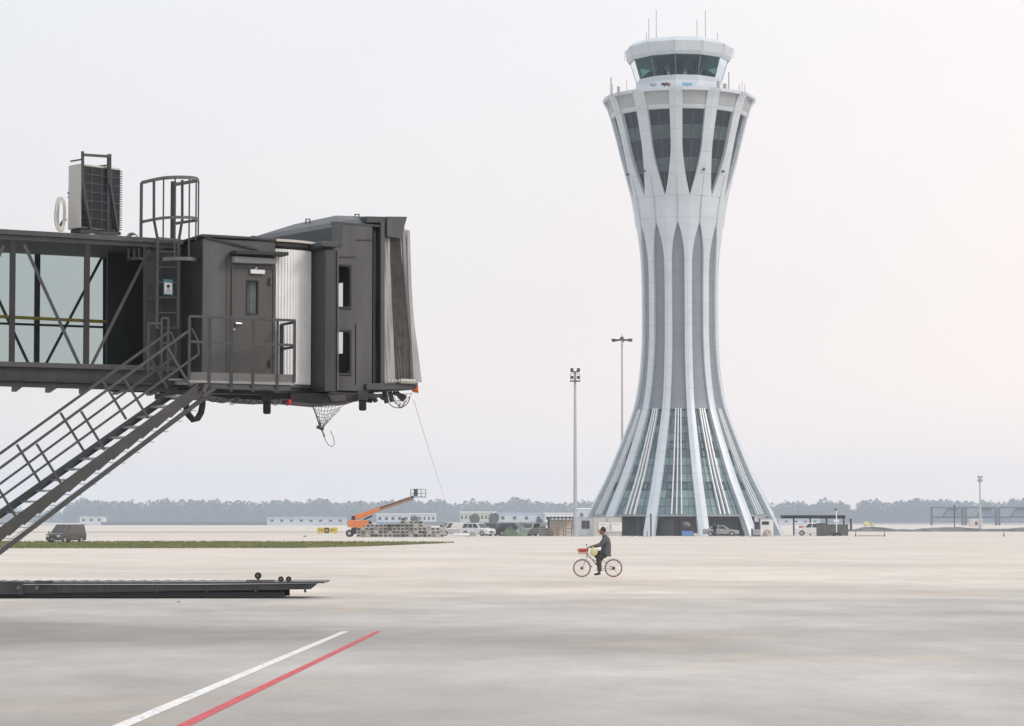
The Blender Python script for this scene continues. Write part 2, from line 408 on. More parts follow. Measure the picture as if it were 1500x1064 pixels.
    for i in (3, 7, 8):
        for sgn in (-1, 1):
            a0, a1 = (3.6, 7.2) if sgn > 0 else (-7.2, -3.6)
            if random.random() < .75:
                q = [TP(B+a, rad(z)-.66, z) for a, z in ((a0,rows[i]+.1),(a1,rows[i]+.1),(a1,rows[i+1]-.1),(a0,rows[i+1]-.1))]
                cf = MB()
                for t in range(4): cf.bar(q[t], q[(t+1)%4], .1, .1)
                cf.build('casement', mull, cg)
    mb.build('mullion', mull, cg)
    for da in (-3.0, 0, 3.0):
        mb = MB(); zf = frange(ZG0, ZG1+.05, 14)
        for a, b in zip(zf, zf[1:]):
            mb.bar(TP(B+da, rad(a)-.5, a), TP(B+da, rad(b)-.5, b), .15, .42, up=TP(B+da, 1, 0)-TP(B+da, 0, 0))
        mb.build('fin', finm, tower)
# belt above the ground floor, ground-floor wall, doors
mb = MB(); mb.lathe((TX, TY, 0), [(rad(2.8)-1.6, 2.62), (rad(2.8)-.5, 2.62), (rad(2.8)-.5, 2.86), (rad(2.8)-1.6, 2.86)], 72, caps=False)
mb.build('belt', mat('belt course', (.3,.33,.34), .5), tower)
gw = mat('ground floor wall', (.12,.125,.125), .7, 0, .12, .6); gj = joints(gw, 2, .45, .03, .8)
mb = MB(); mb.lathe((TX, TY, 0), [(10.2, 0), (10.2, 2.9)], 48, caps=False); mb.build('ground_floor_wall', gj, tower)
mb = MB(); mb.lathe((TX, TY, 0), [(.1, 2.75), (rad(2.8)-1.2, 2.75)], 48, caps=False); mb.build('soffit', gw, tower)
dm = mat('dark doorway', (.03,.034,.038), .4); dl = mat('grey steel door', (.12,.125,.13), .5)
for a, wd, ht, m_ in ((-30, 2.4, 2.6, dm), (-23, .9, 2.2, dm), (-12.5, 1.3, 2.3, dl), (-6.5, .8, 2.4, dm), (22, .9, .9, dm), (34, 1.4, 2.3, dl), (52, 2.0, 2.4, dm), (-48, 2.2, 2.5, dm)):
    c = TP(a, 10.24, ht/2 if ht > 1 else 2.0); MB().box(c, (wd, .12, ht), R(a)).build('door' if ht > 1 else 'vent_grille', m_, tower)
# crown deck, drum, cab
RZ = rad(ZT)
MB().lathe((TX, TY, 0), [(.1, ZT-.5), (RZ-1.0, ZT-.5)], 48, caps=False).build('terrace', mat('terrace', (.3,.31,.32), .8), tower)
def poly(mb, pr, mi=0, n=12, ph=-8, caps=True):
    vs = []; fs = []
    for r, z in pr:
        for j in range(n): vs.append(TP(ph+30*j, r/math.cos(R(15))*.985, z))
    for i in range(len(pr)-1):
        for j in range(n): fs.append((i*n+j, i*n+(j+1)%n, (i+1)*n+(j+1)%n, (i+1)*n+j))
    if caps: fs += [tuple(range(n))[::-1], tuple((len(pr)-1)*n+j for j in range(n))]
    mb.add(vs, fs, mi)
cabm = mat('cab cladding', (.5,.555,.6), .42, .1, .04, .6)
mb = MB(); poly(mb, [(8.0, ZT-.5), (7.2, 61.9), (6.3, 62.6), (5.95, 63.0), (5.95, 63.72), (5.5, 63.72)]); mb.build('cab_base', cabm, tower)
mb = MB(); poly(mb, [(5.5, 66.4), (7.0, 66.45), (7.25, 66.9), (7.45, 68.25), (6.9, 68.7), (5.9, 69.1), (3.0, 69.3)]); rf = mb.build('cab_roof', cabm, tower)
mb = MB()
for j in range(12): mb.bar(TP(-8+30*j, 7.66, 66.95), TP(-8+30*j, 7.66, 68.3), .05, .05)
mb.build('roof_joint', mat('sealant', (.3,.32,.34), .7), rf)
cgl = glassy('cab glass', (.30,.45,.43), .10)
mb = MB(); poly(mb, [(5.9, 63.72), (6.75, 66.5)], caps=False); cabg = mb.build('cab_glass', cgl, tower)
mb = MB()
for j in range(12): mb.bar(TP(-8+30*j, 5.98, 63.72), TP(-8+30*j, 6.84, 66.5), .12, .12)
mb.build('frame', mat('cab glazing frame', (.12,.15,.16), .5), cabg)
mb = MB(); poly(mb, [(5.8, 63.74), (.1, 63.74)], caps=False); mb.build('cab_floor', mull, tower)
mb = MB()
for j in range(12):
    a = 22+30*j; mb.box(TP(a, 4.7, 64.15), (1.8, .7, .8), R(a))
    for s in (-7, 0, 8): mb.box(TP(a+s, 4.5, 64.75), (.55, .12, .4), R(a))
mb.box((TX-.4, TY, 65), (1.6, 1.4, 2.6)); mb.build('control_desk', mull, tower)
for j in range(4): MB().tube(TP(35+90*j, 3.6, 63.7), TP(35+90*j, 3.6, 66.4), .22).build('column', mull, tower)
antm = mat('antenna', (.35,.36,.38), .5)
for px, y0, y1 in ((950.5,52,28),(961.5,50,16),(1021,50,29),(1033.5,51,16),(947,52,48),(1051,54,49)):
    a = P(px, y0+3, TY-2); b = P(px, y1, TY-2); MB().tube((a.x,a.y,69.0), (a.x,a.y,b.z), .05, 6).build('antenna', antm, tower)
for px, y1, yy, rr in ((895,114,TY-6,.09),(897,124,TY-6,.05),(918,116,TY-9,.04),(1067.5,106,TY-5,.08),(1083,124,TY-7,.05),(1087,120,TY-7,.04),(1091,123,TY-7,.04),(906,127,TY-7,.2),(1062,123,TY-7,.25),(1052,119,TY-7,.2)):
    a = P(px, y1, yy); MB().tube((a.x, yy, ZT-.6), (a.x, yy, a.z), rr, 6).build('mast', antm, tower)
for px, y, wd, m_ in ((956,125,1.0,M['lamp']),(973,124.5,.9,M['paint']),(979,125,.5,M['rust']),(1006,124.5,1.3,mat('pale blue sheet', (.2,.45,.6), .6))):
    a = P(px, y, TY-7.4); MB().box((a.x, TY-8.0, a.z), (wd, .4, .32)).box((a.x, TY-8.0, (a.z+ZT-.5)/2), (.2,.2,a.z-ZT+.5)).build('roof_equipment', m_, tower)
for a in (-74, -44, 22, 48): MB().lathe(TP(a, rad(50.5)+.05, 50.3), [(.02,-.18),(.2,-.1),(.2,.12),(.02,.18)], 10).build('obstruction_light', M['paint'], tower)
# ================================================================== boarding bridge
bo = P(297, 764, 42); bridge = thing('boarding_bridge', 'dark grey passenger boarding bridge with glazed tunnel, service stair and canvas nose hood', 'boarding bridge', (bo.x-1, 43, 0))
TN = Plane(262, 42.65, 15); TF = TN.off(2.55)
CW = Plane(297, 42.0, 27); RP = CW.off(-.72); SN = RP; SF = RP.off(.62)
CE = Plane(297, 42.0, 117)
KW = Plane(496, 43.2, 37); 
V3 = Vector
def ext(a, b, t): return a+(b-a)*t
def band(pl, pxa, pya0, pya1, pxb, pyb0, pyb1, th, name, m, parent=bridge, extl=0., bevel=0, mb=None):
    """a strip on a plane between two image columns, optionally run on to the left"""
    a0, a1, b0, b1 = pl.hit(pxa,pya0), pl.hit(pxa,pya1), pl.hit(pxb,pyb0), pl.hit(pxb,pyb1)
    if extl: a0, a1 = ext(b0,a0,1+extl), ext(b1,a1,1+extl)
    k = mb or MB(); k.slab([a1, b1, b0, a0], pl.v*th)
    return None if mb else k.build(name, m, parent, bevel=bevel)
EX = 1.5
# --- tunnel
mb = MB(); mb2 = MB()
a, b = TN.hit(0, 336), TN.hit(268, 351.5); a = ext(b, a, 1+EX)
mb.slab([a-TN.v*.06, b-TN.v*.06, b+TN.v*2.62, a+TN.v*2.62], (0,0,-.09)); 
roofo = mb.build('tunnel_roof', M['paint_warm'], bridge, bevel=.01)
band(TN, 0, 343.5, 350.5, 262, 357, 364.5, .12, 'top_rail', M['paint_warm'], roofo, EX, .008)
band(TN.off(.05), 0, 342.5, 344.5, 262, 356.5, 358.5, .1, 'roof_gutter', M['black'], roofo, EX)
band(TF, 0, 350, 366, 262, 364, 380, .1, 'far_top_rail', M['paint'], roofo, EX)
band(TN, 0, 529.5, 537, 262, 537, 544.5, .16, 'sill', M['paint_warm'], bridge, EX, .008)
band(TN.off(.07), 0, 537.5, 555, 262, 545, 563, .1, 'floor_beam', M['paint'], bridge, EX)
band(TN.off(-.02), 0, 555.5, 558, 262, 563.5, 566, .16, 'beam_flange', M['black'], bridge, EX, .006)
band(TN.off(.03), 0, 558.3, 566, 262, 566.5, 574, .08, 'lower_rail', M['paint'], bridge, EX, .006)
band(TF, 0, 540, 562, 262, 548, 568, .1, 'far_floor_beam', M['paint'], bridge, EX)
a, b = TN.hit(0, 545), TN.hit(262, 552); a = ext(b, a, 1+EX)
MB().slab([a+TN.v*.1, b+TN.v*.1, b+TN.v*2.55, a+TN.v*2.55], (0,0,.08)).build('tunnel_floor', M['interior'], bridge)
a, b = TN.hit(0, 347), TN.hit(262, 361); a = ext(b, a, 1+EX)
MB().slab([a+TN.v*.1, b+TN.v*.1, b+TN.v*2.5, a+TN.v*2.5], (0,0,.03)).build('tunnel_ceiling', M['ceil'], bridge)
for i in range(12):
    px = -330+i*52; t = (px)/262; z = TN.hit(px, 558+8*t)
    MB().bar(z+TN.v*.1, z+TN.v*2.5, .09, .1).build('cross_beam', M['black'], bridge)
def tl(px): return px/262*14
def bl(px): return px/262*7.5
posts = [-199, -90, 19, 128, 237]
for px in posts:
    MB().bar(TN.hit(px, 350+tl(px))+TN.v*.05, TN.hit(px-1.6, 531+bl(px))+TN.v*.05, .1, .09, up=TN.v).build('tunnel_post', M['black'], bridge, bevel=.008)
for (x0,y0,x1,y1) in ((-182,362,-104,534),(-76,534,6,360),(36,358,116,533),(134,536,219,366)):
    MB().bar(TN.hit(x0,y0)+TN.v*.06, TN.hit(x1,y1)+TN.v*.06, .05, .07, up=TN.v).build('tunnel_brace', M['rail'], bridge)
for px in (-330, -233, -137, -41, 55):
    MB().bar(TF.hit(px, 366+tl(px)), TF.hit(px-1.6, 545+bl(px)), .1, .1, up=TN.v).build('tunnel_post', M['paint'], bridge)
for (x0,y0,x1,y1) in ((-38,362,42,534),(67,534,152,372),(-60,362,-132,534),(-228,362,-150,534)):
    MB().bar(TF.hit(x0,y0), TF.hit(x1,y1), .05, .07, up=TN.v).build('tunnel_brace', M['rail'], bridge)
g1 = glassy('bridge glass', (.69,.74,.73), .07); 
def lg(n, pl, pxa, pxb, m, y0=350, y1=532):
    k = MB(); a = [pl.hit(pxa, y0+tl(pxa)), pl.hit(pxb, y0+tl(pxb)), pl.hit(pxb, y1+bl(pxb)), pl.hit(pxa, y1+bl(pxa))]
    k.add(a, [(0,1,2,3)]); return k.build(n, m, bridge)
for pa, pb in ((-199,-90),(-90,19),(19,128),(128,214)): lg('window_pane', TN.off(.1), pa, pb, g1)
for pa, pb in ((-330,-233),(-233,-137),(-137,-41),(-41,55),(55,151)): lg('window_pane', TF.off(.05), pa, pb, g1, 366, 545)
k = MB(); pp = [TF.hit(151,362), TF.hit(262,374), TF.hit(262,553), TF.hit(151,549)]; k.slab(pp, TF.v*.06); k.build('tunnel_wall_panel', M['interior'], bridge)
k = MB(); pp = [TN.hit(214,362), TN.hit(266,364), TN.hit(266,545), TN.hit(214,541)]; k.slab([q+TN.v*.08 for q in pp], TN.v*.05); k.build('tunnel_wall_panel', M['interior'], bridge)
TM = TN.off(1.9)
for (y0, y1, m_, r) in ((464, 474.5, M['yellow'], .03), (474, 482, M['rail'], .022)):
    a, b = TM.hit(0, y0), TM.hit(217, y1); a = ext(b, a, 1.9); MB().tube(a, b, r).build('handrail', m_, bridge)
for px in range(-100, 217, 24) if False else (165, 178, 190, 202):
    MB().bar(TM.hit(px, 482), TM.hit(px, 540), .03, .03).build('interior_post', M['rail'], bridge)
# support column and bogie out of the frame on the left
sc_ = TN.at(-6.2, 1.25, 0)
mb = MB(); 
for s in (-1.0, 1.0):
    q = sc_+TN.v*s; mb.bar(q+V3((0,0,.55)), q+V3((0,0,4.2)), .35, .35)
mb.bar(sc_-TN.v*1.3+V3((0,0,.7)), sc_+TN.v*1.3+V3((0,0,.7)), .4, .35); mb.build('support_leg', M['paint'], bridge, bevel=.02)
for s in (-.9, .9):
    q = sc_+TN.v*s; MB().lathe((q.x, q.y, .5), [(.3,-.18),(.48,-.15),(.5,0),(.48,.15),(.3,.18)], 24, axis='X').build('bogie_wheel', M['rubber'], bridge)
# --- fixed cabin with door
A0u, ztop = CW.uz(297, 347.5); _, zbot = CW.uz(297, 557)
uR = CW.uz(402, 450)[0]
_, ztopR = CW.uz(402, 356)
doorL, dT = CW.uz(343, 392); doorR, _ = CW.uz(399.5, 392); 
w0, wz1 = CW.uz(362, 412); w1, wz0 = CW.uz(376.5, 460)
mb = MB(); holes_wall(mb, CW, 0, uR, zbot-.1, ztop-.02, .06, [(w0, w1, wz0, wz1)]); cw = mb.build('cabin_wall', M['paint_warm'], bridge)
CB = CW.off(2.5); b0, bz1 = CB.uz(371.5, 421); b1, bz0 = CB.uz(375.5, 461)
mb = MB(); holes_wall(mb, CB, -.9, uR, zbot-.1, ztop-.05, .06, [(b0, b1, bz0, bz1)]); mb.build('cabin_wall', M['paint'], bridge)
mb = MB(); mb.slab([CW.at(0,.061,zbot-.1), CW.at(0,2.5,zbot-.1), CW.at(0,2.5,ztop-.02), CW.at(0,.061,ztop-.02)], CW.u*.06); mb.build('cabin_end_wall', M['black'], bridge)  # left-facing side in black, its shade put into the colour
mb = MB(); mb.slab([CW.at(uR-.06,.061,zbot), CW.at(uR-.06,.6,zbot), CW.at(uR-.06,.6,ztopR), CW.at(uR-.06,.061,ztopR)], CW.u*.055); mb.build('cabin_end_wall', M['paint'], bridge)
mb = MB(); mb.slab([CW.at(-.04,-.04,ztop), CW.at(uR+.02,-.04,ztop), CW.at(uR+.02,2.55,ztop), CW.at(-.04,2.55,ztop)], (0,0,.05)); mb.build('cabin_roof', M['paint'], bridge, bevel=.01)
mb = MB(); mb.slab([CW.at(0,0,zbot-.12), CW.at(uR,0,zbot-.12), CW.at(uR,2.5,zbot-.12), CW.at(0,2.5,zbot-.12)], (0,0,-.1)); mb.build('cabin_floor', M['black'], bridge)
# sloped rain strip, door canopy, light
k = MB(); k.slab([CW.hit(331,372)-CW.v*.004, CW.hit(332.2,372)-CW.v*.004, CW.hit(332.2,545)-CW.v*.004, CW.hit(331,545)-CW.v*.004], CW.v*.003)
k.build('wall_seam', M['black'], bridge)
a, b = CW.hit(299, 347.5), CW.hit(378, 366.5); MB().bar(a-CW.v*.015, b-CW.v*.015, .03, .03, up=CW.v).build('rain_strip', M['black'], bridge)
k = MB(); k.slab([CW.hit(336,369)-CW.v*.002, CW.hit(413,372)-CW.v*.002, CW.hit(413,377)-CW.v*.002, CW.hit(336,374.5)-CW.v*.002], -CW.v*.32); k.build('door_canopy', M['black'], bridge, bevel=.006)
k = MB(); k.slab([CW.hit(339,376), CW.hit(401,380), CW.hit(401,388), CW.hit(339,386)], -CW.v*.16); k.build('canopy_lamp', M['lamp'], bridge, bevel=.02)
# door
dplane = CW.off(-.012); dz0 = zbot+.08
mb = MB(); holes_wall(mb, dplane, doorL, doorR, dz0, dT, .01, [(w0, w1, wz0, wz1)]); door = mb.build('door', M['paint_door'], bridge)
k = MB(); fr = CW.off(-.03)
for (u0,u1,z0,z1) in ((doorL-.05,doorL,dz0,dT+.05),(doorR,doorR+.05,dz0,dT+.05),(doorL,doorR,dT,dT+.05)):
    k.slab([fr.at(u0,0,z0),fr.at(u1,0,z0),fr.at(u1,0,z1),fr.at(u0,0,z1)], fr.v*.029)
k.build('frame', M['paint_warm'], door)
k = MB()
for (u0,u1,z0,z1) in ((w0-.02,w0,wz0-.02,wz1+.02),(w1,w1+.02,wz0-.02,wz1+.02),(w0,w1,wz0-.02,wz0),(w0,w1,wz1,wz1+.02)):
    k.slab([fr.at(u0,0.005,z0),fr.at(u1,0.005,z0),fr.at(u1,0.005,z1),fr.at(u0,0.005,z1)], fr.v*.014)
k.build('window_trim', M['black'], door)
k = MB(); k.add([CW.at(w0,.03,wz0),CW.at(w1,.03,wz0),CW.at(w1,.03,wz1),CW.at(w0,.03,wz1)],[(0,1,2,3)]); k.build('pane', g1, door)
vs_ = CW.off(.22); k = MB(); k.slab([vs_.hit(x,y) for x,y in ((352,400),(372.5,401),(372.5,470),(352,469))], vs_.v*.02); k.build('window_dark_board', M['interior'], bridge)  # dark board added behind the door window, leaves only a light strip
a = fr.hit(345, 474); b = fr.hit(353, 474.5); MB().tube(a-fr.v*.04, b-fr.v*.04, .013).tube(a, a-fr.v*.05, .02).lathe(fr.hit(343.5,483), [(.02,-.02),(.02,.01)], 12, axis='Y').build('handle', M['chrome'], door)
k = MB(); a, b = fr.hit(366, 398), fr.hit(387, 399); k.bar(a-fr.v*.02, b-fr.v*.02, .05, .075); k.bar(fr.hit(376,392)-fr.v*.03, fr.hit(372,396)-fr.v*.03,.02,.02); k.build('door_closer', M['white'], door, bevel=.008)
for y in (412, 532):
    a = fr.hit(396, y); MB().tube(a-fr.v*.02-V3((0,0,.06)), a-fr.v*.02+V3((0,0,.06)), .028).build('hinge', M['paint_door'], door)
# --- drum with vertical slats
dc = P(377, 450, 43.75); DR = 1.16
_z1 = P(420, 366, dc.y-DR*.8).z; _z0 = P(420, 563, dc.y-DR*.8).z
k = MB()
vs = []; n = 520
for z in (_z0, _z1):
    for j in range(n):
        g = 2*math.pi*j/n; r = DR+(.03 if j % 4 in (1, 2) else 0); vs.append((dc.x+r*math.cos(g), dc.y+r*math.sin(g), z))
k.add(vs, [(j,(j+1)%n,n+(j+1)%n,n+j) for j in range(n)]); k.build('drum_curtain', M['slat'], bridge)
k = MB(); k.lathe((dc.x,dc.y,0), [(.3,_z1+.0),(DR+.0,_z1+.0),(DR+.05,_z1+.05),(DR+.05,_z1+.12),(.3,_z1+.12)], 64, caps=False); k.build('drum_rim', M['black'], bridge)
MB().lathe((dc.x,dc.y,0), [(DR-.05,_z1+.122),(DR+.09,_z1+.122),(DR+.09,_z1+.165),(DR-.05,_z1+.165)], 64, caps=False).build('drum_rim_trim', M['cream'], bridge)
MB().lathe((dc.x,dc.y,0), [(.3,_z0-.16),(DR-.1,_z0-.16),(DR-.06,_z0-.12),(DR-.02,_z0-.12),(DR-.02,_z0-.07),(DR+.05,_z0-.06),(DR+.05,_z0),(.3,_z0)], 64, caps=False).build('drum_base', M['paint_warm'], bridge)
# --- swivelling cab
_, kz1 = KW.uz(496, 325); _, kz0 = KW.uz(496, 572)
kL = 1.02     # length of the window wall
W = 2.75
eT = KW.uz(496, 366)[1]
def rw(pxl, y0, pxr, y1):
    u0, z1 = KW.uz(pxl, y0); u1, z0 = KW.uz(pxr, y1); return (u0, u1, z0, z1)
wa = rw(488, 386, 514.5, 454); wb = rw(488, 482, 514.5, 551); 
uE = KW.uz(545, 450)[0]
k = MB(); holes_wall(k, KW, -.12, uE, kz0, kz1, .07, [(max(-.1,wa[0]),*wa[1:]), (max(-.1,wb[0]),*wb[1:])]); k.build('cab_side_wall', M['paint_warm'], bridge)
KE = Plane(0,1,0); KE.o = KW.at(uE+.12, 0, 0); KE.a = KW.a+R(90); KE.u = KW.v; KE.v = -KW.u
h1 = [KE.uz(492, 416), KE.uz(505.5, 453.5)]; h2 = [KE.uz(492, 483), KE.uz(505.5, 518)]
hs = [(min(h[0][0],h[1][0]), max(h[0][0],h[1][0]), h[1][1], h[0][1]) for h in (h1, h2)]
k = MB(); holes_wall(k, KE, .07, W, kz0, kz1-.1, .05, hs); k.build('cab_end_wall', M['black'], bridge)
k = MB(); kw2 = KW.off(W); holes_wall(k, kw2, -.12, uE+.1, kz0, kz1, .07, [(.15,.75,kz0+.35,kz0+2.0)]); k.build('cab_side_wall', M['paint'], bridge)
for (u0,u1,z0,z1) in (wa, wb):
    u0 = max(u0, -.1); k = MB(); t = .045; c = .05
    for q in ((u0,u1,z1-t,z1),(u0,u1,z0,z0+t),(u1-t,u1,z0+t,z1-t)):
        k.slab([KW.at(q[0],-.02,q[2]),KW.at(q[1],-.02,q[2]),KW.at(q[1],-.02,q[3]),KW.at(q[0],-.02,q[3])], KW.v*.07)
    for zc, sg in ((z1-t, -1), (z0+t, 1)):
        k.slab([KW.at(u1-t,-.015,zc), KW.at(u1-t-c,-.015,zc), KW.at(u1-t,-.015,zc+sg*c)], KW.v*.05)
    wn = k.build('window', M['black'], bridge, bevel=.012)
    k = MB(); k.add([KW.at(u0,.03,z0),KW.at(u1,.03,z0),KW.at(u1,.03,z1),KW.at(u0,.03,z1)],[(0,1,2,3)]); k.build('pane', g1, wn)
# back wall and overhanging roof band
k = MB(); k.slab([KW.at(-.12,.3,kz0),KW.at(-.12,W,kz0),KW.at(-.12,W,kz1-.3),KW.at(-.12,.3,kz1-.3)], -KW.u*.05); k.build('cab_back_wall', M['paint_blue'], bridge)
ov = .04; fz0 = kz1-.42
k = MB(); lft = -.05
pl_ = [KW.at(lft,-ov,0), KW.at(uE+.0,-ov,0), KW.at(uE+.0,W+.05,0), KW.at(lft,W+.05,0)]
low = [(p.x,p.y) for p in pl_]
# fascia: vertical band, then a chamfer, then the hipped roof
def ring(d, z): return [KW.at(-.02+d,-.012+d,z), KW.at(uE+.40,-.012+d,z), KW.at(uE+.40,W+.1-d,z), KW.at(-.02+d,W+.1-d,z)]
fw = W+.42
fk = MB(); sec = ((-.14,kz1-.43),(-.16,kz1-.40),(-.16,kz1-.11),(-.06,kz1-.005),(.05,kz1-.0),(.05,kz1-.43))
fk.add([KW.at(u,-.03,z) for u,z in sec]+[KW.at(u,fw,z) for u,z in sec], [(0,1,2,3,4,5),(11,10,9,8,7,6)]+[(i,(i+1)%6,6+(i+1)%6,6+i) for i in range(6)]); fk.build('roof_fascia', M['paint_blue'], bridge)
r0, r1, r2 = ring(0, kz1-.03), ring(0, kz1+.0), ring(.05, kz1+.02)
hz = P(483, 316, 43.9).z
r3 = [KW.at(.42,.75,hz+.02), KW.at(uE+.4,.3,hz+.0), KW.at(uE+.4,W-.4,hz), KW.at(.42,W-.6,hz)]
vs = r0+r1+r2+r3; fs = [(3,2,1,0)]+[(i*4+j,i*4+(j+1)%4,(i+1)*4+(j+1)%4,(i+1)*4+j) for i in range(3) for j in range(4)]+[(12,13,14,15)]
k.add(vs, fs); cr = k.build('cab_roof', M['paint_blue'], bridge)
for px, y in ((451,322),(523,315)):
    a = P(px, y+2.5, 44.1); k = MB()
    for s in (-.035, .035): k.bar(a+V3((s,0,-.05)), a+V3((s,0,.05)), .02, .02)
    k.bar(a+V3((-.035,0,.04)), a+V3((.035,0,.04)), .015, .015); k.build('lifting_lug', M['black'], cr)
# pillar and its cap
pa, pb, pc = P(448.5,450,43.35), P(476.5,450,42.62), P(494.5,450,42.80)
def xy(p): return (p.x, p.y)
pd = pc+KW.v*.45
zt = P(476.5,366,42.62).z; zb = P(476.5,573,42.62).z
MB().prism([xy(pa),xy(pb),xy(pc),xy(pd)], zb, zt).build('pillar', M['paint'], bridge, bevel=.008)
def grow(p, d): return p+KW.v*(-d)
ct = P(472,353,42.5).z
q1, q2, q3 = P(446,358,43.35), P(471,358,42.5), P(495.5,358,42.72)
MB().prism([xy(q1),xy(q2),xy(q3),xy(q3+KW.v*.4),xy(q1+KW.v*.3)], zt+.05, ct).build('pillar_cap', M['paint_blue'], bridge, bevel=.01)
MB().prism([xy(pa+KW.v*.1),xy(pb+KW.v*.08),xy(pc+KW.v*.1),xy(pd)], zt, zt+.05).build('pillar_joint', M['black'], bridge)
k = MB(); e1, e2 = P(495.2,366,42.79), P(495.2,572,42.79); k.bar(e1,e2,.02,.05); k.build('edge_trim', M['rail_light'], bridge)
# recessed jamb, inner panel seams
k = MB(); a, b = KW.hit(522,352), KW.hit(522,470)
k = MB(); k.bar(KW.hit(521,352)-KW.v*.005, KW.hit(545,352)-KW.v*.005,.015,.02); k.bar(KW.hit(497,377)-KW.v*.005, KW.hit(520,377)-KW.v*.005,.015,.02); k.bar(KW.hit(521,474)-KW.v*.005, KW.hit(521,564)-KW.v*.005,.015,.02); k.build('panel_seam', M['black'], bridge)
# bellows: frame post, hood, pleats
RC = KW.off(.16); k = MB(); k.slab([RC.hit(534,328),RC.hit(562,329),RC.hit(562,566),RC.hit(534,567)], RC.v*.04); k.build('recess_panel', M['black'], bridge)  # black sheet closes the gap, shadow of the recess put into its colour
HP = KW.off(-.03); 
k = MB(); a, b = HP.hit(560.5, 326), HP.hit(560.5, 566); k.slab([HP.hit(558,326),HP.hit(563.5,326),HP.hit(563.5,566),HP.hit(558,566)], HP.v*.05); k.build('bellows_frame', M['paint_warm'], bridge)
k = MB(); q = [HP.hit(559,326),HP.hit(563,326),HP.hit(563,566),HP.hit(559,566)]; k.slab([p+HP.v*(W-.1) for p in q], HP.v*.2); k.build('bellows_frame', M['paint_warm'], bridge)
k = MB(); q = [HP.hit(565.5,317.5),HP.hit(595,318),HP.hit(585.5,350.5),HP.hit(565.5,347)]; k.slab([p-HP.v*.04 for p in q], HP.v*(W+.2)); k.build('bellows_hood', M['paint_warm'], bridge, bevel=.008)
k = MB(); q = [HP.hit(538,317),HP.hit(565.3,317.8),HP.hit(565.3,326),HP.hit(538,326)]; k.slab([p for p in q], HP.v*(W+.1)); k.build('hood_link', M['paint_blue'], bridge)
def pleats(vo, sg, name='bellows_side'):
    k = MB(); rows = 26; SS = [i*.05 for i in range(8)]; SS += [.38+.62*v for p_ in range(9) for v in ((p_+.58)/9, (p_+1)/9)]; SS[7] = .38; cols = len(SS)-1; vs = []
    for i in range(rows+1):
        t = i/rows
        yl, yr = 346+t*216, 348+t*213
        xl = 563.5; xr = 589+ (t**1.15)*20.5
        for j in range(cols+1):
            s = SS[j]; p = HP.hit(xl+(xr-xl)*s, yl+(yr-yl)*s)
            fold = (-.012 if j % 2 else .022)*(1 if j > 7 else .3)+(.02*math.sin(9*t+14*s) if s <= .4 else .006*math.sin(11*t+j))
            vs.append(p+HP.v*(vo+fold+.06)*1)
    c = cols+1
    a = [(i*c+j,i*c+j+1,(i+1)*c+j+1,(i+1)*c+j) for i in range(rows) for j in range(cols)]
    k.add(vs, a)
    for f_i, f in enumerate(k.f): k.m[f_i] = 0 if (f_i % cols) < 7 else (1 if (f_i % cols) % 2 else 2)  # narrow valley faces get the painted fold shading
    return k.build(name, [M['canvas'], M['canvas_dark'], M['fold_shade']], bridge)
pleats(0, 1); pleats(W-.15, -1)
# top pleats
k = MB(); vs = []; cols = 24
for j in range(cols+1):
    s = j/cols; p = HP.hit(566+23*s, 346+(.0)); zz = p.z+(.03 if j % 2 else -.03)
    vs += [V3((p.x,p.y,zz)), V3((p.x,p.y,zz))+HP.v*W]
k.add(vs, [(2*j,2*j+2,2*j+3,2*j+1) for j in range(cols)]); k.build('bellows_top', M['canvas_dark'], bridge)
def pad(vo):
    k = MB(); ctr = [(594,337,.05),(597,375,.055),(600,420,.06),(604,465,.065),(608.5,510,.075),(611.5,558,.1)]
    k.path([HP.hit(x,y)+HP.v*(vo+.08) for x,y,_ in ctr], [r for *_, r in ctr], 12); return k.build('bellows_pad', M['canvas'], bridge, smooth=True)
pad(0); pad(W-.15)
a, b = HP.hit(594,337)+HP.v*.08, HP.hit(594,337)+HP.v*(W-.1); MB().tube(a, b, .055).build('bellows_pad', M['canvas'], bridge, smooth=True)
# outer flap of the pad
k = MB(); q = [HP.hit(x,y)-HP.v*.01 for x,y in ((596,337),(600,338),(602.5,420),(606,470),(612,515),(617.5,560),(606,561),(601,470),(598,420))]; k.slab(q, HP.v*.03); k.build('bellows_flap', M['canvas'], bridge)
# cab floor, bumper, underside clutter
fz = KW.hit(500,575).z
k = MB(); k.slab([KW.at(-.2,-.02,fz), KW.at(uE+.05,-.02,fz), KW.at(uE+.05,W,fz), KW.at(-.2,W,fz)], (0,0,-.1)); k.build('cab_floor', M['paint'], bridge)
k = MB(); q = [HP.hit(535,562.5),HP.hit(607,560.5),HP.hit(607,570),HP.hit(535,571.5)]; k.slab([p-HP.v*.05 for p in q], HP.v*.12); k.slab([p+HP.v*(W-.2) for p in q], HP.v*.12)
k.bar(HP.hit(606,566)-HP.v*.05, HP.hit(606,566)+HP.v*(W-.1), .12, .12); k.build('bumper_frame', M['paint_warm'], bridge, bevel=.006)
k = MB(); k.slab([HP.hit(539,571.5)+HP.v*.05, HP.hit(548,571.5)+HP.v*.05, HP.hit(548,590)+HP.v*.05, HP.hit(539,588)+HP.v*.05], HP.v*.1); k.build('buffer', M['rubber'], bridge)
k = MB(); a, b = HP.hit(562,558)-HP.v*.1, HP.hit(604,560)-HP.v*.1; k.tube(a, b, .012)
for i in range(16): p = ext(HP.hit(583,558.8), HP.hit(603,559.8), i/15)-HP.v*.1; k.torus(p, .035, .012, 'X', 10, 5)
for i in range(4): p = ext(HP.hit(565,558.3), HP.hit(580,558.6), i/3)-HP.v*.1; k.torus(p, .03, .01, 'X', 10, 5)
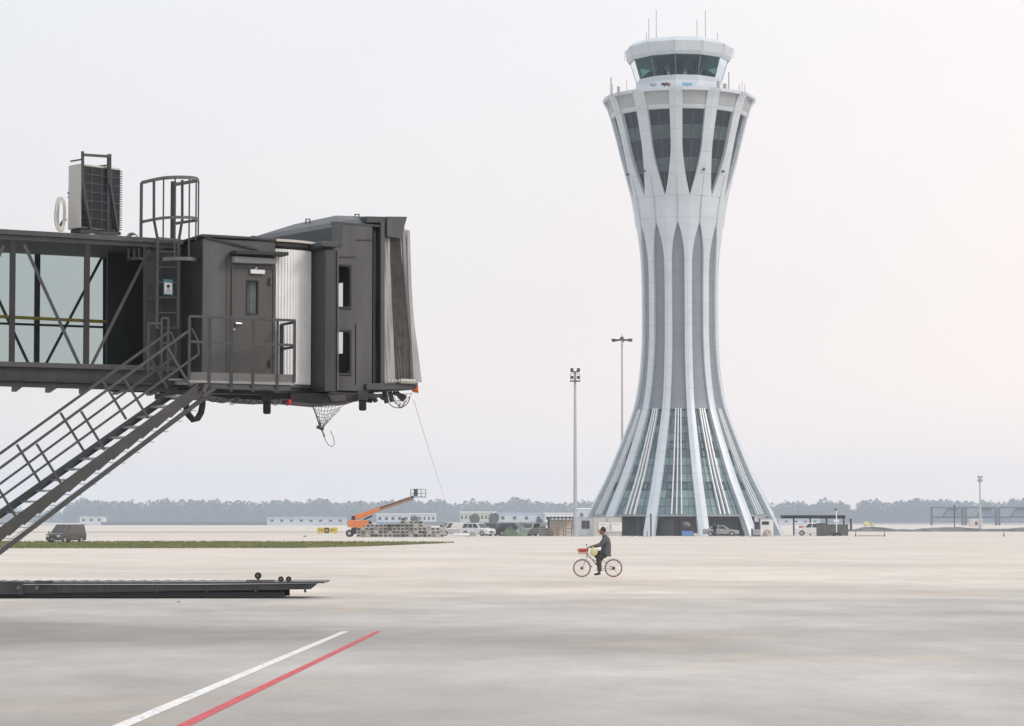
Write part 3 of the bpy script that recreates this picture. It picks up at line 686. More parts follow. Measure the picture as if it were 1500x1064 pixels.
k.build('spring_roller', M['cream'], bridge)
p = HP.hit(609.5,571)-HP.v*.02; MB().lathe((p.x,p.y,p.z), [(.0,-.09),(.03,-.085),(.055,-.05),(.055,.0),(.07,.005),(.07,.03)], 14, axis='X').build('beacon', M['amber'], bridge, smooth=True)
UB = Plane(440, 42.9, 12)
def ub(poly, th, name, m, vo=0, bev=.01):
    k = MB(); k.slab([UB.hit(x,y)+UB.v*vo for x,y in poly], UB.v*th); return k.build(name, m, bridge, bevel=bev)
ub(((300,560),(352,561),(352,582),(338,585),(310,580),(300,574)), 1.6, 'underframe_box', M['black'])
ub(((352,566),(445,569),(440,583),(386,586),(352,584)), 1.7, 'underframe_box', M['black'], .1)
ub(((425,575),(470,576),(530,578),(522,588),(470,592),(425,588)), 1.3, 'underframe_box', M['black'], .0)
ub(((480,579),(506,579),(506,588),(486,589)), .05, 'bracket_plate', M['paint_door'], -.03)
ub(((506,577),(560,576),(560,581),(530,583)), 1.4, 'underframe_beam', M['paint'], .2)
for px, y0, y1 in ((391.5,586,607),(531.5,584,602)):
    k = MB(); a = UB.hit(px, y0); b = UB.hit(px, y1); k.box((a.x,a.y-.05,(a.z+b.z)/2), (.13,.12,a.z-b.z)); k.build('rubber_stop', M['rubber'], bridge, bevel=.03)
    MB().box((a.x,a.y-.05,a.z+.05), (.16,.16,.16)).build('stop_bracket', M['paint'], bridge)
p = UB.hit(423,590)-UB.v*.05; MB().lathe((p.x,p.y,p.z), [(.01,-.05),(.04,-.03),(.045,.01),(.03,.05)], 14).build('indicator_lamp', M['red'], bridge, smooth=True)
k = MB(); cc = [(282,585),(283,595),(286,606),(293,614),(300,612),(305,603),(307,592),(307,583)]; k.path([SN.hit(*c)+SN.v*.35 for c in cc], .055, 10); k.build('cable_hose', M['rubber'], bridge, smooth=True)
for (x0,y0,x1,y1,m_) in ((565,578,572,584,0),(572,572,576,590,0),(580,573,584,588,0),(590,574,600,586,0),(552,574,560,588,0),(586,575,603,581,0)):
    MB().bar(HP.hit(x0,y0)+HP.v*.2, HP.hit(x1,y1)+HP.v*.2, .07, .06).build('latch_lever', M['black'], bridge)
for i in range(9):
    x = 308+i*13+random.uniform(-4,4); n = 8; pts = []
    dx, dy = random.uniform(6,16), random.uniform(4,11)
    for j in range(n+1): t = j/n; pts.append(UB.hit(x+dx*t, 584+dy*4*t*(1-t))+UB.v*.05)
    MB().path(pts, .007, 5).build('loose_cable', M['rubber'], bridge)
# --- platform
fl = RP.hit(277,556).z; u0p = RP.uz(277,500)[0]; u1p = RP.uz(432,500)[0]
k = MB(); k.slab([RP.at(u0p,.0,fl), RP.at(u1p,.0,fl), RP.at(u1p,.70,fl), RP.at(u0p,.70,fl)], (0,0,-.05)); plat = k.build('platform', M['tread'], bridge)
k = MB(); k.slab([RP.hit(277,545),RP.hit(432,549),RP.hit(432,560.5),RP.hit(277,557)], RP.v*.02); k.build('kick_plate', M['rail_light'], plat)
k = MB(); k.slab([RP.hit(300,557.5)+RP.v*.03,RP.hit(427,561)+RP.v*.03,RP.hit(427,571)+RP.v*.03,RP.hit(300,566)+RP.v*.03], RP.v*.6); k.build('platform_frame', M['paint_warm'], plat)
rt = RP.hit(277,463.5).z; rm = RP.hit(277,500.5).z
for px in (277.5, 307, 339.5, 371, 406.5, 431.5):
    a = RP.hit(px, 500); k = MB(); b_ = fl-(.18 if px in (307,339.5,371,406.5) else 0); k.bar((a.x,a.y,b_), (a.x,a.y,rt), .045, .045); k.build('rail_post', M['rail'], plat)
for z in (rt, rm):
    a, b = RP.at(u0p,0,z), RP.at(u1p,0,z); MB().bar(a,b,.045,.04).build('handrail', M['rail'], plat)
    a, b = RP.at(u1p,0,z-.03), RP.at(u1p,.62,z-.03); MB().bar(a,b,.04,.04).build('handrail', M['rail'], plat)
a = RP.at(u1p,.62,0); MB().bar((a.x,a.y,fl-.1),(a.x,a.y,rt-.03),.07,.045).build('rail_post', M['black'], plat)
for px in (217.5, 237, 246.5):
    a = SF.hit(px, 500); top = SF.hit(px, 474 if px < 230 else 466).z; bot = SF.hit(px, 548).z
    MB().bar((a.x,a.y,bot),(a.x,a.y,top),.04,.04).build('rail_post', M['rail'], plat)
for (x0,y0,x1,y1) in ((237,466,247,466),(237,503,247,503),(217,474,237,474)): MB().bar(SF.hit(x0,y0),SF.hit(x1,y1),.035,.035).build('handrail', M['rail'], plat)
# --- stair
def sl(pl, p0, p1, t): a, b = pl.hit(*p0), pl.hit(*p1); return ext(a, b, t)
k = MB(); a0, a1 = SN.hit(290,562), SN.hit(0,773); d = (a1-a0)
T_END = (0.16-a0.z)/(a1.z-a0.z)      # run down to the ground
b0 = a0+V3((0,0,-.26)); 
poly_ = [a0, a0+d*T_END, a0+d*T_END+V3((0,0,-.14)), None]
nst = 40
pts_top = [a0+V3((.0,0,0)), a0+d*T_END]; 
rise = .178; nt_ = int((a0.z-.2)/rise)
low_ = []
for i in range(nt_):
    t = (i*rise)/(a0.z-a1.z); p = a0+d*t; q = p+V3((0,0,-.215)); low_.append(q-V3((0,0,0))); low_.append(q+d*(.86*rise/(a0.z-a1.z))+V3((0,0,rise*.72-.0)) if False else q+d*(.9*rise/(a0.z-a1.z))+V3((0,0,-.035)))
kk = [a0, a0+d*T_END]+[p for p in reversed(low_) if p.z > .02]
k.slab(kk, SN.v*.03); stair = k.build('stair', M['stair'], bridge)
f0, f1 = SF.hit(256,567), SF.hit(0,747); k = MB(); fd = (f1-f0)
TE2 = (.16-f0.z)/(f1.z-f0.z); k.slab([f0, f0+fd*TE2, f0+fd*TE2-V3((0,0,.14)), f0-V3((0,0,.17))], SF.v*.03); k.build('stringer', M['paint_blue'], stair)
for i in range(1, nt_):
    t = (i*rise)/(a0.z-a1.z); p = a0+d*t+V3((0,0,-.045)); k = MB()
    k.slab([p+SN.v*.035-SN.u*.13, p+SN.v*.035+SN.u*.13, p+SN.v*.61+SN.u*.13, p+SN.v*.61-SN.u*.13], (0,0,.03)); k.build('tread', M['tread'], stair)
l0, l1 = SN.hit(303,582), SN.hit(0,811); ld = l1-l0; TL = (.1-l0.z)/(l1.z-l0.z)
k = MB(); k.bar(l0+SN.v*.1, l0+ld*TL+SN.v*.1, .05, .075); k.build('levelling_bar', M['rail'], stair)
k = MB()
for i in range(1, nt_-3):
    t = (i*rise)/(a0.z-a1.z); p = a0+d*t+V3((0,0,-.27)); k.tube(p+SN.v*.08-SN.u*.08, p+SN.v*.09+SN.u*.26-V3((0,0,.01)), .006, 5)
k.tube(a0+d*(rise/(a0.z-a1.z))+V3((0,0,-.27))+SN.v*.085+SN.u*.09, p+SN.v*.085+SN.u*.09, .005, 5); k.build('levelling_link', M['tread'], stair)
# stair rails, leaning posts
def rails(pl, hr, mr, posts):
    (p0,p1),(m0,m1) = hr, mr
    a, b = pl.hit(*p0), pl.hit(*p1); TT = (1.15-a.z)/(b.z-a.z); MB().bar(a, a+(b-a)*TT, .042, .042).build('handrail', M['rail'], stair)
    c, e_ = pl.hit(*m0), pl.hit(*m1); TT2 = (.8-c.z)/(e_.z-c.z); MB().bar(c, c+(e_-c)*TT2, .036, .036).build('mid_rail', M['rail'], stair)
    t0, b0 = pl.hit(*posts[0]), pl.hit(*posts[1]); st = pl.hit(*posts[2])-t0
    i = 0
    while i < 12 and (b0+st*i).z > .1:
        MB().bar(t0+st*i, b0+st*i, .036, .036).build('rail_post', M['rail'], stair); i += 1
rails(SN, ((273.5,486.6),(35.7,660)), ((291,519),(96,660)), ((245.5,510),(279,566),(182.7,556)))
rails(SF, ((247,486.5),(6.5,660)), ((257,521),(67,660)), ((213,514),(246,569),(151.3,559)))
for pl, pts in ((SN, ((273.5,486.6),(281,482),(290,500),(291,519))), (SF, ((247,486.5),(250,488),(257.5,505),(257,521)))):
    MB().path([pl.hit(*q) for q in pts], .02, 8).build('rail_return', M['rail'], stair)
k = MB(); k.bar(SN.hit(300,563), SN.hit(296,575), .2, .06); k.bar(SN.hit(296,580), SN.hit(314,570),.05,.05); k.build('stair_hinge', M['paint_door'], stair)
MB().bar(SN.hit(248,556)+SN.v*.05, SN.hit(272,556)+SN.v*.05, .03,.03).build('stair_tie', M['rail_light'], stair)
# --- ladder with safety cage
LP = TN.off(-.22)
k = MB(); top = 350
for px in (231, 262): k.bar(LP.hit(px,352), LP.hit(px-1,482), .05, .035)
k.bar(LP.hit(231,352), LP.hit(225.5,322), .045,.035); k.bar(LP.hit(262,352), LP.hit(267,322), .045,.035)
k.bar(LP.hit(225.5,322), LP.hit(225.5,264), .045,.035); k.bar(LP.hit(267,322), LP.hit(267,264), .045,.035)
lad = k.build('ladder', M['rail'], bridge)
for i in range(6): y = 369+22.3*i; MB().bar(LP.hit(231,y), LP.hit(262,y), .025, .025).build('rung', M['rail'], lad)
MB().bar(LP.hit(231,349), LP.hit(262,352), .04, .04).build('rung', M['rail_light'], lad)
for px in (212,): MB().bar(LP.hit(px,362), LP.hit(px,545), .05, .035).build('side_rail', M['black'], lad)
for y in (385, 394, 415.5, 437): MB().bar(LP.hit(212,y), LP.hit(231,y), .03, .03).build('rung', M['black'], lad)
hoop = [(205.5,42.6),(224.5,42.22),(238,42.02),(255,41.92),(276,41.95),(286,42.08),(289.5,42.3)]
def hoopline(z, pts): return [V3((P(px,450,Y).x, Y, z)) for px, Y in pts]
zt_ = P(258,260,41.92).z; zm_ = P(258,318.5,41.92).z; zl_ = P(258,379,41.92).z
def smoothpts(p, n=4):
    o = []
    for i in range(len(p)-1):
        p0, p1, p2, p3 = p[max(i-1,0)], p[i], p[i+1], p[min(i+2,len(p)-1)]
        for j in range(n):
            t = j/n; o.append(.5*((2*p1)+(p2-p0)*t+(2*p0-5*p1+4*p2-p3)*t*t+(3*p1-p0-3*p2+p3)*t**3))
    return o+[p[-1]]
def flat(mb, pts, w, h):
    for a, b in zip(pts, pts[1:]): mb.bar(a, b, w, h)
for z, hh in ((zt_,.06),(zm_,.05)):
    k = MB(); flat(k, smoothpts(hoopline(z, hoop)), .014, hh); a = hoopline(z, hoop)
    k.bar(a[-1], V3((P(253,450,42.85).x,42.85,z-.0)), .014, hh); k.build('cage_hoop', M['rail_light'], lad)
k = MB(); flat(k, smoothpts(hoopline(zl_, hoop[2:]), 4), .014, .06); k.build('cage_hoop', M['rail_light'], lad)
k = MB(); flat(k, smoothpts(hoopline(zl_, [(187,42.5),(188,42.0),(198,41.9),(212,41.9)]), 3), .014, .05); k.build('cage_hoop', M['black'], lad)  # left part of the hoop, its darkness against the glass put into the colour
for px in (187.5, 196, 203): a = P(px, 450, 41.95); MB().bar((a.x,a.y,zl_),(a.x,a.y,P(px,364,41.95).z), .03,.02).build('cage_bar', M['black'], lad)  # bars blackened like the left hoop, silhouette put into the colour
for i, (px, Y) in enumerate(hoop):
    a = P(px, 450, Y); low = zm_ if i in (1,) else (P(px,352,Y).z if i < 3 or i == 5 else zl_)
    MB().bar((a.x,a.y,low),(a.x,a.y,zt_), .026 if i else .05, .014 if i else .05).build('cage_bar', M['rail'], lad)
a = P(252.5,450,42.9); MB().bar((a.x,a.y,P(252,352,42.9).z),(a.x,a.y,P(252,266,42.9).z), .09,.06).build('grab_post', M['paint'], lad)
a = P(213,322,42.45); b = P(231,352,42.4); 
# warning sign
WSN = LP.off(-.05)
signm = mat('sign white', (.6,.62,.64), .4); 
k = MB(); k.slab([WSN.hit(x,y) for x,y in ((239.5,409),(253.5,410),(253.5,433),(239.5,432))], WSN.v*.01); sg = k.build('warning_sign', mat('sign teal edge', (.05,.16,.2), .4), bridge)
k = MB(); k.slab([WSN.hit(x,y)-WSN.v*.004 for x,y in ((241,414),(252,414.8),(252,431),(241,430.2))], -WSN.v*.002); k.build('sign_face', signm, sg)
k = MB(); w2 = WSN.off(-.008)
def q4(a,b,c,d_): k.slab([w2.hit(a,b),w2.hit(c,b),w2.hit(c,d_),w2.hit(a,d_)], -w2.v*.002)
for j in range(9):
    g = math.pi*2*j/9
k.slab([w2.hit(246.5+2.6*math.cos(2*math.pi*j/10), 419.5+2.6*math.sin(2*math.pi*j/10)) for j in range(10)], -w2.v*.002)
q4(244.6,423,248.4,424.2); q4(242.5,426,250.5,426.7); q4(242.5,428,250,428.6); k.build('sign_print', M['black'], sg)
# ------------------------------------------------------------------ condenser unit on the tunnel roof
AC = Plane(117, 42.9, 45)
AU = [AC.hit(117,239), AC.hit(117,337)]; z1, z0 = AU[0].z, AU[1].z
ac = thing('air_conditioner', 'pale outdoor air conditioning unit with dark coil in a pipe frame on the tunnel roof', 'air conditioner', (AC.o.x, AC.o.y, z0))
L_ = .86; D_ = .40
def acbox(mb, u0,u1,v0,v1,za,zb): mb.slab([AC.at(u0,v0,za),AC.at(u1,v0,za),AC.at(u1,v1,za),AC.at(u0,v1,za)], (0,0,zb-za))
k = MB(); acbox(k, 0, L_, .03, D_, z0+.04, z1); k.build('casing', M['cream'], ac, bevel=.015)
k = MB(); acbox(k, .03, L_-.03, .0, .027, z0+.07, z1-.04); coil = k.build('coil', M['coil'], ac)
k = MB()
for i in range(1,4): acbox(k, L_*i/4-.004, L_*i/4+.004, -.012, -.002, z0+.07, z1-.04)
for i in range(1,7): zz = z0+.07+(z1-z0-.1)*i/7; acbox(k, .03, L_-.03, -.014, -.006, zz-.004, zz+.004)
k.build('guard_wire', M['rail_light'], coil)
k = MB()
for i in range(26): zz = z0+.08+(z1-z0-.14)*i/25; acbox(k, L_-.02, L_+.035, .02, .04, zz-.008, zz+.008)
k.build('louvre', M['black'], ac)
k = MB(); acbox(k, .05, .35, .0, .38, z0-.02, z0+.035); acbox(k, L_-.3, L_, .0, .38, z0-.02, z0+.035); k.build('mount_rail', M['black'], ac)
fp = AC.off(-.07); k = MB()
for pts in (((121,222),(121.5,268),(133,341)), ((161,226),(161,270),(172.5,341))):
    for a, b in zip(pts, pts[1:]): k.bar(fp.hit(*a), fp.hit(*b), .05, .04)
k.bar(fp.hit(121,227), fp.hit(161,229.5), .045, .045); k.bar(fp.hit(118,339), fp.hit(172,343), .06, .05)
a = fp.hit(161,242); k.bar(a, a+AC.v*.45-AC.u*.1, .025, .025); a = fp.hit(121,233.5); k.bar(a, a+AC.v*.36, .025,.025)
for (x,y0,y1) in ((161.5,226,340),): 
    a, b = fp.hit(x,y0), fp.hit(x,y1); k.bar(a+AC.v*.05, b+AC.v*.05, .055,.04)
k.build('pipe_frame', M['rail'], ac)
CE2 = Plane(0,1,0); CE2.o = AC.at(-.003,0,0); CE2.a = AC.a+R(90); CE2.u = AC.v; CE2.v = -AC.u
k = MB(); mk = CE2.hit(100,283); k.slab([mk+CE2.u*(.022*math.cos(g*.785))+V3((0,0,.022*math.sin(g*.785))) for g in range(8)], -AC.u*.003)
mk = CE2.hit(100,289); k.slab([mk-CE2.u*.03-V3((0,0,.006)), mk+CE2.u*.03-V3((0,0,.006)), mk+CE2.u*.03+V3((0,0,.006)), mk-CE2.u*.03+V3((0,0,.006))], -AC.u*.003); k.build('badge', M['paint'], ac)
HPl = Plane(88, 42.85, 20)
for rx_, dx in ((6.5,-1),(5.0,2.6),(5.6,1.2)):
    pts = [HPl.hit(88+dx+rx_*math.cos(g), 314+25*math.sin(g))+HPl.v*.03*math.sin(3*g) for g in [2*math.pi*i/28 for i in range(28)]]
    MB().path(pts, .014, 8, True).build('refrigerant_hose', M['hose'], ac, smooth=True)
MB().path([HPl.hit(*q)+HPl.v*.05 for q in ((86,336),(90,328),(94,321),(98,322))], .02, 6).build('drain_pipe', M['rubber'], ac)
k = MB()
for i in range(5): k.torus(TN.hit(196+i*.9, 346)+TN.v*(.3+.02*i), .09-.004*i, .014, 'Y', 18, 6)
k.path([TN.hit(x,y)+TN.v*.3 for x,y in ((196,348),(203,346),(210,348),(214,350))], .03, 6)
tag(k.build('cable_coil', M['hose'], smooth=True), 'small pale coil of cable lying on the roof edge beside the ladder cage', 'cable coil')
# ------------------------------------------------------------------ net, loops and rope below the cab
NP = UB.off(-.12); rn = random.Random(3)
k = MB()
def net(k, tl_, tr_, ap, nx, ny, pl):
    g = []
    for j in range(ny+1):
        t = j/ny; row = []
        for i in range(nx+1):
            s = i/nx; x = (tl_[0]+(tr_[0]-tl_[0])*s)*(1-t)+ap[0]*t; y = (tl_[1]+(tr_[1]-tl_[1])*s)*(1-t)+ap[1]*t+6*math.sin(math.pi*s)*(1-t)*t*4
            x += 0 if i in (0,) else rn.uniform(-1.2,1.2); row.append(pl.hit(x, y)+pl.v*(rn.uniform(-.05,.05)+.25*math.sin(math.pi*s)*(1-t)))
        g.append(row)
    for j in range(ny+1):
        for i in range(nx+1):
            if i < nx: k.tube(g[j][i], g[j][(i+1)], .004, 4)
            if j < ny: k.tube(g[j][i], g[j+1][i], .0045, 4)
net(k, (456,590), (508,588), (471,628), 9, 9, NP)
k.path([NP.hit(*q) for q in ((456,590),(462,605),(469,626),(476,640))], .012, 6)
k.tube(NP.hit(464,625), NP.hit(474,629), .03, 8)
tag(k.build('rope_net', M['paint']), 'bunched grey rope net hanging to a point under the middle of the cab', 'net')
k = MB(); k.path([NP.hit(*q) for q in ((471,628),(475,642),(481,652),(487,655),(490,650),(488,640),(484,631))], .006, 5)
tag(k.build('wire_loop', M['rail']), 'thin wire loop dangling below the tip of the rope net', 'wire')
k = MB(); net(k, (566,577), (604,576), (588,598), 8, 4, NP.off(.2)); k.path([NP.hit(586+17*math.cos(g), 580+17*math.sin(g))+NP.v*.2 for g in [math.pi*i/14 for i in range(15)]], .009, 6)
tag(k.build('rope_net', M['paint']), 'small rope net slung in a half circle under the nose of the bridge', 'net')
k = MB(); ra = HP.hit(606,586); rb = G(677, 792.5); rb = P(677, 758, 60)
rb = V3((P(682,764,190).x, 190, .03)); n = 24; pts = []
for i in range(n+1): t = i/n; p = ra.lerp(rb, t); p.z -= .5*4*t*(1-t); pts.append(p)
k.path(pts, .006, 5); tag(k.build('rope', M['cream']), 'thin pale rope slanting from the nose of the bridge down to the apron', 'rope')
# ================================================================== ground
def ground_mat():
    m = bpy.data.materials.new('apron concrete'); m.use_nodes = True
    n = m.node_tree.nodes; l = m.node_tree.links; b = n['Principled BSDF']; b.inputs['Roughness'].default_value = .85; b.inputs['Specular IOR Level'].default_value = .3
    t = n.new('ShaderNodeTexCoord'); g = n.new('ShaderNodeNewGeometry')
    def noise(sx, sy, sc, det=5, ro=.6, loc=0):
        mp = n.new('ShaderNodeMapping'); mp.inputs['Scale'].default_value = (sx, sy, 1); mp.inputs['Location'].default_value = (loc, loc*.7, 0)
        l.new(g.outputs['Position'], mp.inputs[0]); o = n.new('ShaderNodeTexNoise'); o.inputs['Scale'].default_value = sc
        o.inputs['Detail'].default_value = det; o.inputs['Roughness'].default_value = ro; l.new(mp.outputs[0], o.inputs['Vector']); return o.outputs[0]
    def mr(s, a, b_, c, d):
        o = n.new('ShaderNodeMapRange'); o.inputs[1].default_value = a; o.inputs[2].default_value = b_; o.inputs[3].default_value = c; o.inputs[4].default_value = d
        o.interpolation_type = 'SMOOTHSTEP'; l.new(s, o.inputs[0]); return o.outputs[0]
    def math_(op, a, b_):
        o = n.new('ShaderNodeMath'); o.operation = op
        for i, x in enumerate((a, b_)):
            if isinstance(x, (int, float)): o.inputs[i].default_value = x
            else: l.new(x, o.inputs[i])
        return o.outputs[0]
    sp = n.new('ShaderNodeSeparateXYZ'); l.new(g.outputs['Position'], sp.inputs[0])
    big = noise(.012, .045, 1, 4); edge = math_('ADD', sp.outputs['Y'], math_('MULTIPLY', math_('SUBTRACT', big, .5), 60))
    edge = math_('ADD', edge, math_('MULTIPLY', sp.outputs['X'], -.35))
    zone = mr(edge, 52, 74, 0, 1)                       # old grey slab near, newer cream concrete beyond
    cr = n.new('ShaderNodeMix'); cr.data_type = 'RGBA'; l.new(zone, cr.inputs[0]); cr.inputs[6].default_value = (.425,.41,.388,1); cr.inputs[7].default_value = (.58,.535,.478,1)
    s1 = mr(noise(.13, .085, 1, 7, .6, 3), .3, .72, .86, 1.1)
    s2 = mr(noise(.55, .33, 1, 6, .72, 9), .3, .75, .86, 1.08)
    s3 = mr(noise(.05, .07, 1, 3, .5, 17), .35, .65, .86, 1.1)
    s4 = mr(noise(9, 9, 1, 4, .7, 5), .3, .7, .95, 1.05)
    dk = mr(noise(.10, .085, 1, 8, .68, 31), .54, .74, 1, .87)
    f = math_('MULTIPLY', math_('MULTIPLY', math_('MULTIPLY', s1, s2), math_('MULTIPLY', s3, s4)), dk)
    # slab joints 5 m apart
    def jn(axis, per):
        a = math_('MODULO', math_('ADD', sp.outputs[axis], 5000), per); return math_('SUBTRACT', 1, math_('MULTIPLY', math_('LESS_THAN', a, .02), .22))
    fade = mr(sp.outputs['Y'], 45, 140, 1, .48)
    f = math_('ADD', 1, math_('MULTIPLY', math_('SUBTRACT', f, 1), fade))
    wn = noise(.16, .22, 1, 5, .6, 44); wm = n.new('ShaderNodeMix'); wm.data_type = 'RGBA'; wm.blend_type = 'MULTIPLY'; l.new(mr(wn, .5, .72, 0, 1), wm.inputs[0]); l.new(cr.outputs[2], wm.inputs[6]); wm.inputs[7].default_value = (1.1,1.02,.93,1)
    v = n.new('ShaderNodeVectorMath'); v.operation = 'SCALE'; l.new(wm.outputs[2], v.inputs[0]); l.new(f, v.inputs['Scale']); l.new(v.outputs[0], b.inputs['Base Color'])
    return m
gm = ground_mat()
MB().add([(-3000,-300,0),(3000,-300,0),(3000,4100,0),(-3000,4100,0)], [(0,1,2,3)]).build('ground', gm)['kind'] = 'structure'
def gsheet(name, pts, m, z=.004, kind='structure'):
    o = MB().add([(p.x,p.y,z) for p in pts], [tuple(range(len(pts)))]).build(name, m); o['kind'] = kind; return o
def worn(name, col):
    m = mat(name, col, .7, 0, .1, 3); n = m.node_tree.nodes; l = m.node_tree.links; b = n['Principled BSDF']
    t = n.new('ShaderNodeTexNoise'); t.inputs['Scale'].default_value = 14; t.inputs['Detail'].default_value = 6
    g = n.new('ShaderNodeNewGeometry'); l.new(g.outputs['Position'], t.inputs['Vector'])
    r = n.new('ShaderNodeMapRange'); r.inputs[1].default_value = .56; r.inputs[2].default_value = .68; r.inputs[3].default_value = 1; r.inputs[4].default_value = .3; l.new(t.outputs[0], r.inputs[0])
    l.new(r.outputs[0], b.inputs['Alpha']); return m
gsheet('white_line', [G(500,925.5), G(512,925), G(189,1064.5) , G(100,1105), G(70,1105), G(163,1064.5)], worn('white road paint', (.74,.74,.73)))
gsheet('red_line', [G(551,925), G(559.5,925), G(277,1064.5), G(197,1105), G(172,1105), G(256,1064.5)], worn('red road paint', (.55,.085,.10)))
# strip of grass behind the apron
gp = [G(-300,794.2), G(320,793.8), G(560,794.2), G(668,795), G(640,796.5), G(540,800.5), G(440,803), G(-300,804)]
gs = MB().add([(p.x,p.y,.012) for p in gp], [tuple(range(len(gp)))]); gr = gs.build('grass_verge', mat('verge turf', (.17,.18,.065), .95, 0, .35, .25)); gr['kind'] = 'structure'
rg = random.Random(5); k = MB(); xs = [p.x for p in gp]
import mathutils
def inpoly(x, y, poly):
    c = False; j = len(poly)-1
    for i in range(len(poly)):
        if (poly[i].y > y) != (poly[j].y > y) and x < (poly[j].x-poly[i].x)*(y-poly[i].y)/(poly[j].y-poly[i].y)+poly[i].x: c = not c
        j = i
    return c
y0g, y1g = min(p.y for p in gp), max(p.y for p in gp); cnt = 0
while cnt < 14000:
    x = rg.uniform(-52, 2); y = rg.uniform(y0g, y1g)
    if not inpoly(x, y, gp): continue
    cnt += 1; h = rg.uniform(.04,.16); a = rg.uniform(0, math.pi); dx, dy = .12*math.cos(a), .12*math.sin(a)
    k.add([(x-dx,y-dy,0),(x+dx,y+dy,0),(x+rg.uniform(-.05,.05),y,h)], [(0,1,2)])
o = k.build('grass', mat('grass blades', (.19,.20,.07), .9, 0, .35, .2), recalc=False); tag(o, 'short olive grass growing in the long verge strip', 'grass', kind='stuff')
# far taxiway shoulders and kerbs
sh = mat('dark shoulder', (.13,.13,.125), .9, 0, .2, .05)
for i, (xa,ya,xb,yb,th) in enumerate(((-200,779.5,560,779.2,.8),(-200,768.6,860,768.9,.9),(1130,767.0,1700,767.5,1.3))):
    gsheet('road', [G(xa,ya),G(xb,yb),G(xb,yb+th),G(xa,ya+th)], sh, .01+.004*i)
# pale and tan worn concrete strips crossing the apron
# ================================================================== far background
rt_ = random.Random(11)
leaf = mat('far foliage', (.04,.055,.03), .95, 0, .3, .03, spec=.1); bark = mat('far bark', (.08,.06,.045), .9)
def wood(name, label, px0, px1, Y0, Y1, n, hmin, hmax, prof=None):
    k = MB()
    for i in range(n):
        Y = rt_.uniform(Y0, Y1); px = px0+(px1-px0)*(i+rt_.random())/n; x = (px-750)/FPX*Y
        h = rt_.uniform(hmin, hmax)*(prof(px) if prof else 1)*(1+.05*math.sin(px*.11)+.05*math.sin(px*.041+2)); h *= rt_.uniform(.88,1.08); r = h*rt_.uniform(.26,.4)
        k.add([(x-.25,Y,0),(x+.25,Y,0),(x+.1,Y,h*.6),(x-.1,Y,h*.6)], [(0,1,2,3)], 1)
        for c in range(14):
            sx, sz = rt_.uniform(-r,r), rt_.uniform(0,h*.55); s = h*.13; k.add([(x+sx-s,Y+1,sz-s*.5),(x+sx+s,Y+rt_.uniform(-3,3),sz-s*.4),(x+sx+s*.8,Y+2,sz+s),(x+sx-s*.7,Y,sz+s*.9)], [(0,1,2,3)], 0)
        for c in range(150):
            a = rt_.uniform(0, 6.283); rr = r*math.sqrt(rt_.random()); zz = rt_.random(); zc = h*(.06+.94*zz)
            lim = math.sin(math.pi*min(1,(.3+.7*zz)))**.6*1.05; cx, cy = x+rr*lim*math.cos(a), Y+rr*lim*math.sin(a); s = h*rt_.uniform(.03,.06)
            t = Vector((rt_.uniform(-1,1),rt_.uniform(-1,1),rt_.uniform(-.6,.6))).normalized(); b = t.cross(Vector((rt_.uniform(-1,1),rt_.uniform(-1,1),1))).normalized()
            p = Vector((cx,cy,zc)); k.add([p-t*s-b*s*.6, p+t*s-b*s*.5, p+t*s*.6+b*s*.7, p-t*s*.7+b*s*.6], [(0,1,2,3)], 0)
    o = k.build(name, [leaf, bark], recalc=False); tag(o, label, 'woodland', kind='stuff'); return o
wood('distant_woodland', 'long hazy belt of trees on the horizon left of the tower', 100, 872, 2700, 3050, 430, 23, 26)
wood('distant_woodland', 'low hazy trees at the far left edge of the horizon', -260, 100, 3000, 3200, 100, 14, 20)
wood('distant_woodland', 'hazy belt of trees on the horizon just right of the tower', 1128, 1243, 2700, 2950, 80, 20, 25)
wood('distant_woodland', 'hazy belt of trees at the right edge of the horizon', 1256, 1760, 2700, 2980, 270, 22, 27)
wood('distant_woodland', 'very pale trees seen beyond the gap in the tree belt', 1000, 1500, 3800, 4000, 60, 19, 24)
# prefab buildings
def building(label, px0, px1, Y, h, wallm, roofm, nwin, band=None, rooff=.5, dp=12):
    x0, x1 = (px0-750)/FPX*Y, (px1-750)/FPX*Y
    b = thing('prefab_building', label, 'building', ((x0+x1)/2, Y, 0))
    wl = MB().bb(x0,x1,Y,Y+dp,0,h).build('wall', wallm, b)
    k = MB(); k.add([(x0-.4,Y-.4,h),(x1+.4,Y-.4,h),(x1+.4,Y+dp+.4,h),(x0-.4,Y+dp+.4,h),(x0-.4,Y+dp/2,h+rooff),(x1+.4,Y+dp/2,h+rooff)], [(0,1,5,4),(2,3,4,5),(0,4,3),(1,2,5),(3,2,1,0)]); k.build('roof', roofm, b)
    if band: MB().bb(x0-.01,x1+.01,Y-.03,Y,h*.05,h*.32).build('plinth_band', band, b)
    for i in range(nwin):
        x = x0+(x1-x0)*(i+.5)/nwin; ww = min(1.6,(x1-x0)/nwin*.45); MB().bb(x-ww/2,x+ww/2,Y-.06,Y-.01,h*.5,h*.78).build('window', M['darkglass'], b)
    return b
roofb = mat('pale blue roof sheet', (.25,.33,.42), .6); roofc = mat('pale roof', (.5,.52,.5), .6); wc = mat('pale green wall', (.45,.5,.42), .7); ww_ = mat('pale blue wall', (.5,.55,.6), .7)
bluew = mat('site blue', (.12,.24,.42), .6)
Yb = 1180
building('long low hazy shed with a blue roof left of the orange lift', 392, 506, Yb+60, 3.6, ww_, roofb, 8)
building('pale prefab hut with blue base just behind the boom arm', 552, 600, Yb, 5.2, ww_, roofc, 5, bluew)
